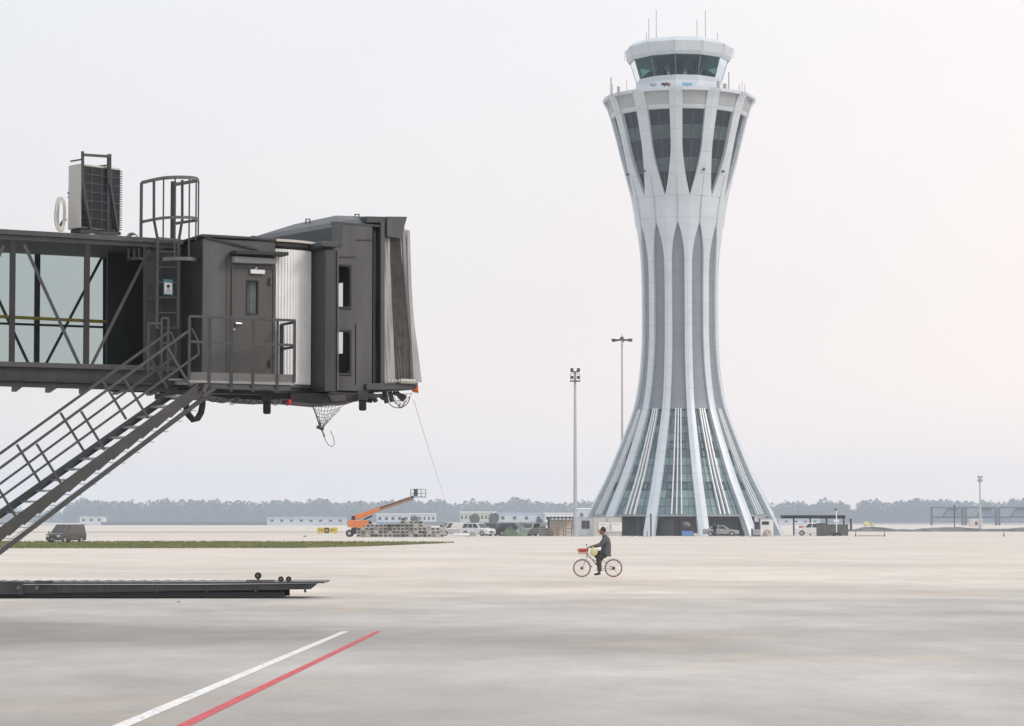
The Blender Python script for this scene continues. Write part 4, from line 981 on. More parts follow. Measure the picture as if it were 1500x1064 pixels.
building('pale prefab block with dark windows and blue base below the lift basket', 600, 638, Yb+8, 5.4, ww_, roofc, 6, bluew)
building('pale green prefab with a row of nine windows above the parked cars', 674, 727, Yb+5, 6.2, wc, roofc, 9)
building('pale blue prefab with four windows beyond the parked cars', 728, 797, Yb+9, 5.6, ww_, roofb, 4)
building('white windowed prefab directly behind the black shelter', 798, 843, Yb, 5.6, M['white'], roofc, 8)
building('pale flat shed between the tall lamp mast and the tower', 846, 880, Yb-40, 7.6, ww_, M['white'], 3)
building('small white flat shed far off behind the brown van', 118, 152, 1400, 4.2, M['white'], roofc, 3)
building('small hazy shed left of the yellow sign', 430, 470, 1420, 4.0, ww_, roofc, 4)
building('low hazy shed right of the tower beneath the trees', 1130, 1200, 1300, 3.0, ww_, roofb, 5)
# far wall / fence in front of the prefabs
fwm = mat('far site wall', (.2,.22,.25), .8)
for a, b_, Y, lab in ((595, 845, 1120, 'long grey site wall in front of the distant prefabs'), (150, 520, 1300, 'long pale boundary wall far off behind the yellow sign')):
    x0, x1 = (a-750)/FPX*Y, (b_-750)/FPX*Y; k = MB(); k.bb(x0,x1,Y,Y+.3,0,1.6)
    for i in range(40): x = x0+(x1-x0)*i/39; k.bb(x-.2,x+.2,Y-.1,Y+.4,0,1.9)
    tag(k.build('site_wall', fwm), lab, 'wall')
# bushes before the prefabs
def bush(px, Y, h, lab, name='tree'):
    x = (px-750)/FPX*Y; b = thing(name, lab, 'tree', (x, Y, 0)); k = MB()
    for c in range(150):
        d = Vector((rt_.gauss(0,1),rt_.gauss(0,1),rt_.gauss(0,1))).normalized()*(rt_.random()**.4)
        p = Vector((x+d.x*h*.42, Y+d.y*h*.42, h*.6+d.z*h*.4)); s = h*.09
        t = Vector((rt_.uniform(-1,1),rt_.uniform(-1,1),rt_.uniform(-1,1))).normalized(); u = t.orthogonal().normalized()
        k.add([p-t*s-u*s, p+t*s-u*s*.8, p+t*s*.7+u*s, p-t*s+u*s*.8], [(0,1,2,3)])
    k.build('crown', leaf, b, recalc=False); MB().tube((x,Y,0),(x,Y,h*.6),.15,6).build('trunk', bark, b)
bush(695.5, 1100, 5.2, 'small round tree left of centre before the green prefab'); bush(723, 1100, 5.6, 'small dark tree at the right end of the green prefab')
bush(790, 1100, 3.4, 'low bush before the blue prefab wall'); bush(608, 1100, 4.4, 'small dark tree under the lift basket')
# far lattice footbridge frames on the right
fb = mat('far steel frame', (.05,.06,.08), .6)
def frame_span(px0, px1, lab, Y=1200):
    x0, x1 = (px0-750)/FPX*Y, (px1-750)/FPX*Y; b = thing('elevated_walkway', lab, 'walkway', ((x0+x1)/2,Y,0), 'distant elevated walkways'); z1, z0 = CH+21*Y/FPX, CH+7*Y/FPX
    MB().bb(x0,x1,Y,Y+3,z1-.6,z1).build('roof', fb, b); MB().bb(x0,x1,Y,Y+3,z0-.7,z0).build('deck', fb, b)
    k = MB(); wd = x1-x0; c = x0+wd*.68
    k.bar((c-wd*.32,Y,z0),(c-wd*.14,Y,z1),.6,.6); k.bar((c+wd*.32,Y,z0),(c+wd*.14,Y,z1),.35,.35); k.bb(c-wd*.14,c+wd*.14,Y+.1,Y+1.5,z1-1.6,z1-.35); k.build('truss', fb, b)
    MB().add([(c-wd*.3,Y+1,z0),(c+wd*.3,Y+1,z0),(c+wd*.13,Y+1,z1-1.6),(c-wd*.13,Y+1,z1-1.6)],[(0,1,2,3)]).build('wall_panel', mat('far panel', (.16,.22,.3), .5), b)
    for x in (x0+.6, x1-.6): MB().bb(x-.5,x+.5,Y+.5,Y+1.5,0,z1-.36).build('pier', fb, b)
frame_span(1362, 1411, 'leftmost of three hazy elevated walkways at the right edge')
frame_span(1412, 1460, 'middle of three hazy elevated walkways, crossed by the pale mast')
frame_span(1461, 1512, 'rightmost of three hazy elevated walkways, cut by the picture edge')
# ================================================================== site objects
# --- lamp masts
def mast(px, Y, htop, label, style, r=.2):
    x = P(px, 640, Y).x; m = thing('lamp_mast', label, 'lamp mast', (x, Y, 0))
    MB().tube((x,Y,0),(x,Y,htop),r,12,0,r*.55).build('pole', M['pole'], m, smooth=True)
    MB().lathe((x,Y,0),[(r*2.2,0),(r*2.2,.12),(r*1.3,.14),(r*1.2,.8)],12).build('base_plate', M['pole'], m)
    if style == 0:      # square platform with stacked floodlights
        MB().box((x,Y,htop-1.2),(1.3,1.3,.12)).box((x,Y,htop),(1.1,1.1,.1)).build('platform', M['paint'], m)
        for sx in (-1,1):
            for z in (htop-.75, htop+.25): MB().box((x+sx*.42,Y-.5,z),(.42,.3,.38)).build('floodlight', M['paint'], m)
        MB().bar((x-.6,Y-.6,htop-1.2),(x-.6,Y-.6,htop-.2),.05).bar((x+.6,Y-.6,htop-1.2),(x+.6,Y-.6,htop-.2),.05).bar((x-.6,Y-.6,htop-.3),(x+.6,Y-.6,htop-.3),.05).build('guard_rail', M['paint'], m)
    else:               # ring of floodlights
        MB().torus((x,Y,htop), 1.1, .07, 'Z', 20, 6).bar((x-1.1,Y,htop),(x+1.1,Y,htop),.08).bar((x,Y-1.1,htop),(x,Y+1.1,htop),.08).build('head_ring', M['paint'], m)
        for j in range(10):
            g = 2*math.pi*j/10+.2; MB().box((x+1.35*math.cos(g),Y+1.35*math.sin(g),htop-.08+(.12 if j % 2 else -.06)),(.55,.42,.22),g).build('floodlight', M['paint'], m)
        MB().tube((x,Y,htop),(x,Y,htop+.9),.04,6).box((x,Y,htop+.3),(.5,.5,.35)).build('finial', M['paint'], m)
mast(842.5, 318, CH+(764-545)*318/FPX, 'slim grey lamp mast standing by the small site hut, left of the tower', 0, .27)
mast(911.5, 380, CH+(764-498)*380/FPX, 'tall lamp mast with a ring of floodlights rising behind the tower foot', 1, .22)
mast(1434.5, 700, CH+(764-700)*700/FPX, 'distant pale lamp mast at the far right', 0, .35)
# --- vehicles
def car(kind, paint, label, name, cat, L, Wd, H, prof_low, cab, wheels, wr=.33, bed=False, group=None):
    """x forward; lower body from a side outline, glasshouse tapering inward"""
    r = thing(name, label, cat, (0,0,0), group)
    k = MB(); hw = Wd/2
    n = len(prof_low); vs = []
    for s in (-1, -.86, .86, 1):
        for (x, z) in prof_low: 
            q = abs(s) == 1; vs.append((x*(.975 if q else 1), s*hw, z-(.05 if q and z > .5 else 0)+(.05 if q and z < .3 else 0)))
    fs = [tuple(range(n)), tuple(3*n+i for i in range(n))[::-1]]
    for g in range(3):
        for i in range(n): fs.append((g*n+i, g*n+(i+1)%n, (g+1)*n+(i+1)%n, (g+1)*n+i))
    k.add(vs, fs); body = k.build('body', paint, r, bevel=.035)
    # greenhouse
    (xb0, xt0, xt1, xb1, zb, zt) = cab; k = MB(); iw, tw = hw*.93, hw*.74
    a = [(xb0,-iw,zb),(xb1,-iw,zb),(xb1,iw,zb),(xb0,iw,zb),(xt0,-tw,zt),(xt1,-tw,zt),(xt1,tw,zt),(xt0,tw,zt)]
    k.add(a, [(3,2,1,0),(4,5,6,7),(0,1,5,4),(1,2,6,5),(2,3,7,6),(3,0,4,7)]); k.build('roof', paint, r, bevel=.05)
    def side(sy, f0, f1, name='side_window'):
        A, B, C_, D = Vector(a[0]), Vector(a[1]), Vector(a[5]), Vector(a[4]); 
        if sy > 0: A, B, C_, D = Vector(a[3]), Vector(a[2]), Vector(a[6]), Vector(a[7])
        def pt(u, v): return (A.lerp(B,u)).lerp(D.lerp(C_,u), v)+Vector((0,sy*.012,0))
        k = MB(); k.slab([pt(f0,.1),pt(f1,.1),pt(f1,.86),pt(f0,.86)], (0,-sy*.02,0)); k.build(name, M['darkglass'], r)
    segs = ((.06,.32),(.36,.62),(.66,.93)) if kind in ('suv','van') else ((.1,.46),(.52,.9))
    if kind == 'van': segs = ((.76,.95),)
    for sy in (-1, 1):
        for f0, f1 in segs: side(sy, f0, f1)
    for (i0, i1, i2, i3, nm, dx) in ((1,2,6,5,'windscreen',.012),(3,0,4,7,'rear_window',-.012)):
        A, B, C_, D = [Vector(a[i]) for i in (i0,i1,i2,i3)]
        def pt(u, v): return (A.lerp(B,u)).lerp(D.lerp(C_,u), v)+Vector((dx,0,.005))
        MB().slab([pt(.07,.08),pt(.93,.08),pt(.93,.9),pt(.07,.9)], (-dx*1.2,0,0)).build(nm, M['darkglass'], r)
    fx = max(x for x, z in prof_low); bx = min(x for x, z in prof_low)
    for sy in (-1, 1):
        MB().box((fx-.1, sy*hw*.74, .68 if H > 1.55 else .6), (.2,.36,.15)).build('headlight', M['white'], r, bevel=.02)
        MB().box((bx+.06, sy*hw*.82, .8 if H > 1.55 else .7), (.12,.22,.22)).build('tail_light', M['red'], r, bevel=.02)
        MB().box((cab[3]-.05 if kind != 'sedan' else cab[3]-.2, sy*(hw+.09), zb+.08), (.12,.18,.13)).build('mirror', paint, r, bevel=.02)
        for wx in wheels:
            y = sy*(hw-.1); ty = MB().lathe((wx,y,wr), [(wr*.62,-.1),(wr*.95,-.11),(wr,-.07),(wr,.07),(wr*.95,.11),(wr*.62,.1)], 24, axis='Y', caps=False)
            w_ = ty.build('wheel', M['tyre'], r, smooth=True); k = MB(); k.lathe((wx,y,wr), [(.03,sy*.06),(wr*.63,sy*.095)], 20, axis='Y', caps=False); k.lathe((wx,y,wr), [(wr*.63,-.08),(wr*.64,.08)], 20, axis='Y', caps=True)
            k.build('rim', M['hub'], w_)
    MB().box((fx-.04,0,.55),(.1,Wd*.5,.16)).build('grille', M['black'], r)
    MB().box((fx+.012,0,.38),(.02,.44,.12)).build('number_plate', M['lamp'], r)
    if bed: MB().bb(bx+.1,cab[0]-.1,-hw+.12,hw-.12,zb-.0,zb+.012).build('load_bed', M['black'], r)
    return r
def lowprof(L, zs, fr, wheels, wr, hoodz, beltz, tailz, hoodx):
    h = L/2; p = [(-h,.35),(-h+.06,.25)]
    for wx in sorted(wheels):
        a = wr*1.16
        for i in range(7): g = math.pi*(1-i/6); p.append((wx+a*math.cos(g), .25+max(0, a*math.sin(g)*1.0+ (wr-.25)*.6*math.sin(g))))
    p += [(h-.06,.25),(h,.38),(h-.02,hoodz-.15),(h-.14,hoodz-.02),(hoodx,beltz),(-h+.12,tailz),(-h,tailz-.12)]
    return p
def pm(name, c, rough=.25): return mat(name, c, rough, .15, .05, 2, coat=.5)
def suv(label, c, group=None):
    W_ = (-1.42, 1.42); return car('suv', pm('car paint', c), label, 'parked_car', 'car', 4.7, 1.9, 1.75, lowprof(4.7,0,0,W_,.37,.98,1.06,1.06,.95), (-2.2,-1.85,.35,1.05,1.04,1.74), W_, .37, group=group)
def sedan(label, c, group=None):
    W_ = (-1.4, 1.42); return car('sedan', pm('car paint', c), label, 'parked_car', 'car', 4.75, 1.82, 1.45, lowprof(4.75,0,0,W_,.33,.78,.92,.98,.95), (-1.85,-.95,.35,1.15,.9,1.43), W_, .33, group=group)
def pickup(label, c, group=None):
    W_ = (-1.6, 1.6); return car('pickup', pm('car paint', c), label, 'pickup_truck', 'pickup', 5.2, 1.85, 1.75, lowprof(5.2,0,0,W_,.37,1.0,1.08,1.06,1.35), (-.75,-.55,.75,1.4,1.04,1.74), W_, .37, True, group)
def vanlike(label, c, front=None):
    W_ = (-1.3, 1.35); return car('van', pm('van paint', c, .35), label, 'van', 'van', 4.3, 1.8, 1.85, lowprof(4.3,0,0,W_,.33,.95,1.05,1.02,1.35), (-2.12,-2.05,.72,1.5,1.0,1.84), W_, .33)
def gx(px, Y): return P(px, 784, Y).x
GC = 'cars parked by the tower'
place(suv('white SUV facing right among the parked vehicles left of the hut', (.66,.67,.67)), gx(700,328), 328, 0, R(-38), group=GC)
place(vanlike('white box van behind the end of the block stack', (.42,.43,.44)), gx(661,334), 334, 0, R(-150), group=GC)
place(suv('small black car parked nose out just right of the white SUV', (.05,.055,.065)), gx(729,336), 336, 0, R(-50), group=GC)
place(suv('dark grey SUV half covered by green tarpaulin', (.035,.035,.04)), gx(754,330), 330, 0, R(-30), group=GC)
place(pickup('silver pickup parked right of the dark SUV, facing left', (.3,.32,.31)), gx(781,330), 330, 0, R(-128), group=GC)
place(sedan('silver sedan parked in front of the tower foot', (.30,.32,.32)), gx(1056,325.5), 325.5, 0, R(-4))
place(pickup('white pickup half hidden by the dark screen right of the tower', (.72,.73,.74)), gx(1192,337), 337, 0, R(172))
place(sedan('dark saloon car glimpsed between the white and the black SUV', (.13,.14,.15)), gx(743,338), 338, 0, R(-20), group=GC)
place(suv('dark car behind the grey green sheet', (.06,.065,.075)), gx(766,339), 339, 0, R(-140), group=GC)
vb = vanlike('small brown van driving on the far apron behind the stair', (.06,.048,.042)); place(vb, G(107,795).x, 224, 0, R(-117), sc=.92)
# a few distant vehicles
y_ = vanlike('tiny yellow vehicle far off right of the tower', (.6,.55,.12)); place(y_, (1271-750)/FPX*1000, 1000, 0, 0)
# --- green tarp heap and crates
rs = random.Random(21)
def heap(px0, px1, Y, h, m, name, lab, cat):
    x0, x1 = gx(px0,Y), gx(px1,Y); nx, ny = 14, 6; vs = []
    for j in range(ny+1):
        for i in range(nx+1):
            u, v = i/nx, j/ny; e = math.sin(math.pi*u)*math.sin(math.pi*v); vs.append((x0+(x1-x0)*u, Y+(v-.5)*1.6, h*(e**.45 if e > 0 else 0)*(.75+.5*rs.random())))
    c = nx+1; k = MB().add(vs, [(j*c+i,j*c+i+1,(j+1)*c+i+1,(j+1)*c+i) for j in range(ny) for i in range(nx)]); return tag(k.build(name, m), lab, cat)
heap(737, 758, 324, 1.1, M['green'], 'tarpaulin_heap', 'dark green tarpaulin heap before the black SUV', 'tarpaulin')
heap(757, 773, 324, 1.2, mat('grey green sheet', (.2,.25,.2), .8, 0, .3, 3), 'tarpaulin_heap', 'paler grey green sheet draped at the right end of the heap', 'tarpaulin')
heap(683, 697, 322, .55, mat('dirty rubble', (.25,.27,.22), .9, 0, .4, 3), 'rubble_heap', 'low rubble heap in front of the white SUV rear wheel', 'rubble')
heap(1117, 1131, 322, .8, mat('pale rubble', (.4,.36,.3), .9, 0, .5, 3), 'rubble_heap', 'pale rubble heap at the right foot of the tower', 'rubble')
tag(MB().bb(gx(664,321),gx(688,321),320.4,321.6,0.05,.4).build('foam_sheet_pile', M['white'], bevel=.1), 'long white sheet pile lying before the white box van', 'sheet pile')
def crate(px, Y, w_, h_, z, lab, m):
    x = gx(px,Y); b = thing('crate', lab, 'crate', (x,Y,z)); MB().bb(x-w_/2,x+w_/2,Y-.4,Y+.4,z,z+h_).build('box', m, b)
    k = MB()
    for i in range(5): zz = z+h_*(i+.5)/5; k.bb(x-w_/2-.02,x+w_/2+.02,Y-.43,Y-.401,zz-h_*.06,zz+h_*.06)
    k.build('slat', M['block_grey'], b)
crate(794.5, 326, .9, 1.45, 0, 'tall grey slatted crate left of the rusty frames', M['paint']); crate(801, 326.5, .7, 1.1, 0, 'short grey slatted crate beside the tall one', M['paint_warm']); crate(807.5, 327, .5, .7, 0, 'smallest slatted crate next to the rusty rack', M['rust'])
# --- shelter with black roof and rusty racks
sh_ = thing('shelter', 'open shelter with a black flat roof left of the hut', 'shelter', (gx(821,330),330,0))
xa, xb_ = gx(801,328), gx(843,328)
MB().bb(xa,xb_,326,332,2.35,2.52).build('roof', M['black'], sh_)
for x in (xa+.25, xb_-.25):
    for y in (326.3, 331.7): MB().bb(x-.09,x+.09,y-.09,y+.09,0,2.35).build('post', M['black'], sh_)
k = MB(); k.bb(xa+.3,xb_-.3,331.6,331.7,.0,2.2); k.build('back_panel', mat('pale hoarding', (.72,.68,.63), .7), sh_)
def rack(px, w_, h_, Y, lab):
    x = gx(px,Y); b = thing('rusty_rack', lab, 'rack', (x,Y,0))
    for s in (-1,1): MB().bb(x+s*w_/2-.05,x+s*w_/2+.05,Y-.05,Y+.05,0,h_).build('upright', M['rust'], b)
    for i in range(4): z = h_*(i+1)/4-.1; MB().bb(x-w_/2+.05,x+w_/2-.05,Y-.04,Y+.04,z,z+.07).build('shelf_bar', M['rust'], b)
rack(811.5, .8, 1.2, 325, 'low rusty rack at the left of the shelter'); rack(822, .7, 1.5, 325, 'middle rusty rack under the black shelter roof'); rack(833, .75, 2.1, 325, 'tallest rusty rack beside the site hut')
# --- site hut
hY = 321; hut = thing('site_hut', 'small pale grey site hut with one dark window between shelter and notice boards', 'hut', (gx(855,hY),hY+1.5,0))
x0, x1 = gx(843.5,hY), gx(868.5,hY)
MB().bb(x0,x1,hY,hY+3,0,2.42).build('wall', joints(M['hut'],0,.3,.015,.85), hut); MB().bb(x0-.08,x1+.08,hY-.08,hY+3.1,2.42,2.52).build('roof', M['hut'], hut)
wx = gx(858,hY); k = MB(); k.bb(wx-.5,wx+.5,hY-.03,hY-.002,1.0,2.05); wn = k.build('window', M['darkglass'], hut)
k = MB()
for s in (-.53,0,.5): k.bb(wx+s,wx+s+.03,hY-.06,hY-.031,.97,2.08)
k.bb(wx-.53,wx+.53,hY-.06,hY-.031,2.05,2.08); k.bb(wx-.53,wx+.53,hY-.06,hY-.031,.97,1.0); k.build('frame', M['lamp'], wn)
# --- white double gate with two notice boards, gate panels
gY = 319.5; gt = thing('site_gate', 'white double site gate between the hut and the tower', 'gate', (gx(890,gY),gY,0))
gw1 = mat('gate panel', (.5,.49,.45), .6, 0, .08, 1); xs_ = [gx(p,gY) for p in (868.5, 889.5, 911.5)]
for i in range(2):
    MB().bb(xs_[i]+.02,xs_[i+1]-.02,gY,gY+.05,.08,2.5).build('gate_leaf', gw1, gt)
    k = MB(); 
    for x in (xs_[i]+.02, xs_[i+1]-.1): k.bb(x,x+.08,gY-.05,gY-.002,.02,2.55)
    k.bb(xs_[i]+.1,xs_[i+1]-.1,gY-.05,gY-.002,2.47,2.55); k.build('gate_frame', M['lamp'], gt)
for i, (pa, pb, lab) in enumerate(((877,892.5,'left white notice board on the site gate, cut by the rider'),(894,911,'right white notice board on the site gate'))):
    a, b = gx(pa,gY), gx(pb,gY); nb = thing('notice_board', lab, 'notice board', ((a+b)/2, gY-.1, .55)); MB().bb(a,b,gY-.1,gY-.06,.62,1.82).build('board', M['white'], nb)
    k = MB()
    if i == 0:
        for j in range(4): k.bb(a+.25,a+.25+.22*(1+j%2),gY-.104,gY-.1,1.45-.25*j,1.53-.25*j) if j < 1 else k.bb(b-.28,b-.2,gY-.104,gY-.1,1.6-.28*j,1.72-.28*j)
    else: k.bb(a+.1,a+.16,gY-.104,gY-.1,.8,1.6)
    k.bb(a+.35,b-.35,gY-.104,gY-.1,1.55,1.6); k.build('print', M['paint'], nb)
# --- low barrier rail + bollards before the tower
fy = 318.5
def fence(pa, pb, lab, h=.55, n=4, dark=True):
    a, b = gx(pa,fy), gx(pb,fy); f = thing('barrier', lab, 'barrier', ((a+b)/2,fy,0)); MB().bb(a,b,fy-.02,fy+.02,.28,.33).build('rail', M['paint'], f)
    for i in range(n): x = a+(b-a)*i/(n-1); MB().bb(x-.04,x+.04,fy-.04,fy+.04,0,h).build('post', M['paint'], f)
fence(912, 927, 'short low barrier at the right end of the site gate', .5, 3)
for px, h, lab in ((926.5,1.1,'thick dark bollard right of the site gate'),(937.5,.6,'short thin post before the second leg, leftmost of three'),(942,.55,'short thin post before the second leg, middle of three'),(948,.6,'short thin post before the second leg, rightmost of three'),(953.5,2.9,'tall dark post beside the second tower leg'),(1088,.4,'short black bollard right of the silver sedan'),(1101.5,1.0,'dark post between the two right tower legs')):
    x = gx(px,fy+1); tag(MB().tube((x,fy+1,0),(x,fy+1,h),.1 if h > .8 else .05,10).tube((x,fy+1,h),(x,fy+1,h+.03),.12 if h > .8 else .06,10).tube((x,fy+1,0),(x,fy+1,.05),.16,10).build('bollard', M['paint']), lab, 'bollard')
# --- blue tub, floodlight drum
x0, x1 = gx(999,323), gx(1015,323); tb = thing('blue_tub', 'blue plastic tub in front of the tower middle leg', 'tub', ((x0+x1)/2,323.5,0))
MB().add([(x0+.1,323,.03),(x1-.1,323,.03),(x1-.1,324,.03),(x0+.1,324,.03),(x0,322.9,.62),(x1,322.9,.62),(x1,324.1,.62),(x0,324.1,.62)], [(0,1,2,3),(7,6,5,4),(0,1,5,4),(1,2,6,5),(2,3,7,6),(3,0,4,7)]).build('shell', M['blue'], tb, bevel=.05)
MB().bb(x0-.05,x1+.05,322.85,324.15,.62,.7).build('rim', M['blue'], tb)
dr = thing('cement_mixer', 'small grey drum mixer standing behind the blue tub', 'mixer', (gx(1006,325),325,0)); x = gx(1006,325)
MB().path([(x-.45,325,1.75),(x-.2,325,1.6),(x+.1,325,1.42),(x+.4,325,1.25)], [.18,.34,.42,.25], 14).build('drum', M['rail_light'], dr, smooth=True)
for s in (-.3,.35): MB().bar((x+s,325,0),(x+.05,325,1.2),.07).build('leg', M['paint'], dr)
MB().bb(x+.2,x+.55,324.8,325.2,.7,1.1).build('motor_box', M['paint'], dr)
k = MB(); x = gx(1019,323.5)
for i in range(14): k.bar((x+rs.uniform(-.4,.4),323.5+rs.uniform(-.3,.3),rs.uniform(0,.2)), (x+rs.uniform(-.4,.4),323.5,rs.uniform(.1,.6)), .06)
tag(k.build('scrap_pile', M['white']), 'small tangle of white scrap right of the blue tub', 'scrap')
# --- machine at the right foot
mc = thing('site_generator', 'pale site generator standing behind the right tower leg', 'generator', (gx(1108,322),322,0)); x0, x1 = gx(1103,321), gx(1114,321)
MB().bb(x0,x1,321,322.4,.1,.9).build('housing', M['lamp'], mc, bevel=.06); MB().bb(x0+.3,x1-.1,321.3,322.2,.9,1.9).build('upper_box', M['paint'], mc, bevel=.05); MB().bb(x0-.05,x1+.05,320.95,322.45,0,.1).build('skid', M['black'], mc)
x0, x1 = gx(1114,334), gx(1133,334); wb_ = thing('white_cabin', 'white cabin wall with a dark window band between the last tower legs', 'cabin', ((x0+x1)/2,335,0)); MB().bb(x0,x1,334,336,0,2.3).build('wall', M['white'], wb_); MB().bb(x0+.2,x1-.6,333.96,334,1.5,1.95).build('window', M['black'], wb_)
MB().bb(x0-.1,x1+.1,333.9,336.1,2.3,2.4).build('roof', M['lamp'], wb_)
# --- pergola right
pY = 345; pg = thing('pergola', 'long black open pergola right of the tower', 'pergola', (gx(1192,pY),pY,0)); x0, x1 = gx(1146,pY), gx(1236,pY)
for y in (pY-1.5, pY+1.5): MB().bb(x0,x1,y-.06,y+.06,2.35,2.55).build('beam', M['black'], pg)
k = MB()
for i in range(44): x = x0+(x1-x0)*i/43; k.bb(x-.05,x+.05,pY-1.9,pY+1.9,2.55,2.75+(.07 if i % 3 == 0 else 0))
k.build('rafters', M['black'], pg)
for px in (1161,1185,1209,1234):
    x = gx(px,pY)
    for y in (pY-1.5,): MB().bb(x-.1,x+.1,y-.1,y+.1,0,2.35).build('post', M['black'], pg)
# --- dark screen
sY = 327; scn = thing('site_screen', 'dark grey panel screen right of the tower', 'screen', (gx(1219,sY),sY,0)); x0, x1 = gx(1197,sY), gx(1242,sY)
scm = joints(mat('screen sheet', (.1,.1,.095), .8, 0, .15, 1),0,.28,.03,.7)
for i in range(4):
    a, b = x0+(x1-x0)*i/4, x0+(x1-x0)*(i+1)/4; MB().bb(a+.05,b-.05,sY,sY+.05,.06,1.55).build('panel', scm, scn)
for i in range(5): x = x0+(x1-x0)*i/4; MB().bb(x-.05,x+.05,sY-.03,sY+.08,0,1.65).build('post', M['rail_light'], scn)
MB().bb(x0+.1,x0+1.4,sY+.8,sY+1.6,.02,1.7).build('locker', M['black'], scn)
# --- mobile mast beside it
x = gx(1225.5,324); mm = thing('mobile_light_tower', 'white mobile light tower on a dark base before the screen', 'light tower', (x,324,0))
MB().bb(x-.5,x+.5,323.6,324.4,.12,.5).build('base_box', M['black'], mm, bevel=.05); MB().tube((x,324,.5),(x,324,3.4),.07,8).build('pole', M['white'], mm); MB().bb(x-.35,x+.35,323.9,324.1,1.9,2.15).build('side_lamp', M['white'], mm)
MB().lathe((x-.08,324,3.5),[(.02,-.15),(.15,-.1),(.15,.1),(.02,.15)],10).build('camera_head', M['paint'], mm)
for s in (-.42,.42): MB().lathe((x+s,323.6,.15),[(.02,-.06),(.15,-.06),(.15,.06),(.02,.06)],12,axis='Y').build('wheel', M['tyre'], mm)
# --- posts and bar at the right
for i,(px,lab) in enumerate(((1253.5,'small dark cone post at the left end of the floor bar'),(1295.5,'small dark cone post at the right end of the floor bar'),(1470.5,'lone dark cone post at the far right of the apron'))):
    x = gx(px,322); b = thing('cone_post', lab, 'cone post', (x,322,0)); MB().lathe((x,322,0),[(.17,0),(.17,.05),(.09,.06),(.05,.55),(.03,.6)],12).build('cone', M['paint'], b); MB().lathe((x,322,0),[(.078,.3),(.068,.42)],12,caps=False).build('reflective_band', M['yellow'], b)
tag(MB().bb(gx(1257,324),gx(1293,324),323.9,324.1,.0,.1).build('floor_bar', M['rust']), 'long low brown bar lying between two cone posts', 'bar')
x = P(1398,750,560).x; tag(MB().tube((x,560,0),(x,560,5.4),.12,8).lathe((x,560,5.4),[(.2,0),(.3,.1),(.1,.3)],8).build('thin_post', M['paint']), 'thin dark post before the distant walkways', 'post')
x = P(1246.5,760,480).x; k = MB(); k.tube((x,480,0),(x,480,2.5),.25,8); k.bb(x-.7,x+.7,479.8,480.2,0,.4); tag(k.build('windsock_stand', M['paint_warm']), 'stubby brown stand left of the distant berm', 'stand')
wb2 = thing('far_cabin', 'small pinkish white cabin beneath the right distant mast', 'cabin', ((1429-750)/FPX*900,900,0)); x = (1429-750)/FPX*900
MB().bb(x-2.2,x+2.2,900,903,0,2.6).build('wall', mat('pink wall', (.6,.52,.5), .7), wb2); MB().bb(x-2.4,x+2.4,899.8,903.2,2.6,2.8).build('roof', M['white'], wb2); MB().bb(x-.6,x+.4,899.95,900,.6,1.8).build('window', M['darkglass'], wb2)
x = (1178.5-750)/FPX*420; tag(MB().bb(x-1.1,x+1.1,420,421,0,.35).bb(x-1.0,x+1.0,420.1,420.9,.35,1.2).build('red_barrier', mat('pinkish red', (.5,.16,.15), .6), bevel=.1), 'pinkish red block behind the pergola', 'barrier')
# dark berm at right, mounds
k = MB(); n = 70; vs = []
for j, (yy, hh) in enumerate(((470,0),(473,.7),(477,.7),(480,0))):
    for i in range(n+1): px = 1236+i*7; vs.append(((px-750)/FPX*yy, yy, hh*(.75+.3*math.sin(i*.35)+.35*rs.random())*min(1,i/4)))
k.add(vs, [(j*(n+1)+i,j*(n+1)+i+1,(j+1)*(n+1)+i+1,(j+1)*(n+1)+i) for j in range(3) for i in range(n)]); k.build('terrain', mat('dark earth berm', (.13,.13,.12), .95, 0, .4, .3))['kind'] = 'structure'
# --- boom lift
bx, bY = gx(523,312), 312; z_ = lambda y: CH+(764-y)*bY/FPX; X_ = lambda px: gx(px,bY)
bl_ = thing('boom_lift', 'orange telescopic boom lift with raised arm and empty work basket', 'boom lift', (bx,bY,0))
k = MB(); k.slab([Vector((X_(510.5),bY-1,z_(762))),Vector((X_(539),bY-1,z_(762.5))),Vector((X_(541.5),bY-1,z_(765))),Vector((X_(541),bY-1,z_(771.5))),Vector((X_(529),bY-1,z_(773.5))),Vector((X_(510),bY-1,z_(772.5)))], (0,2,0)); k.build('turntable', M['orange'], bl_, bevel=.06)
k = MB(); k.bb(X_(515),X_(532),bY-.8,bY+.8,.35,1.15); k.build('chassis', M['black'], bl_, bevel=.06)
for px in (512.5, 530.5):
    for s in (-1.05,1.05):
        w_ = MB().lathe((X_(px),bY+s,.45),[(.2,-.17),(.42,-.18),(.46,-.1),(.46,.1),(.42,.18),(.2,.17)],20,axis='Y').build('wheel', M['tyre'], bl_, smooth=True); MB().lathe((X_(px),bY+s,.45),[(.02,-.19),(.22,-.19)],14,axis='Y',caps=False).build('rim', M['hub'], w_)
k = MB(); k.slab([Vector((X_(a),bY-.35,z_(b))) for a,b in ((516,761),(516,756),(549,745.5),(556,744),(557,748),(540,756),(524,761.5))], (0,.7,0)); k.build('lower_boom', M['orange'], bl_, bevel=.04)
k = MB(); k.bar((X_(553),bY,z_(747)),(X_(603),bY,z_(730)),.42,.5); k.build('upper_boom', mat('faded orange', (.36,.19,.1), .6,0,.15,2), bl_, bevel=.03)
k = MB(); k.bar((X_(556),bY-.28,z_(744.5)),(X_(600),bY-.28,z_(730)),.05,.12); k.build('boom_cable', M['paint'], bl_)
k = MB(); k.bar((X_(533),bY,z_(761.5)),(X_(545),bY,z_(756)),.16,.2); k.build('lift_cylinder', M['black'], bl_)
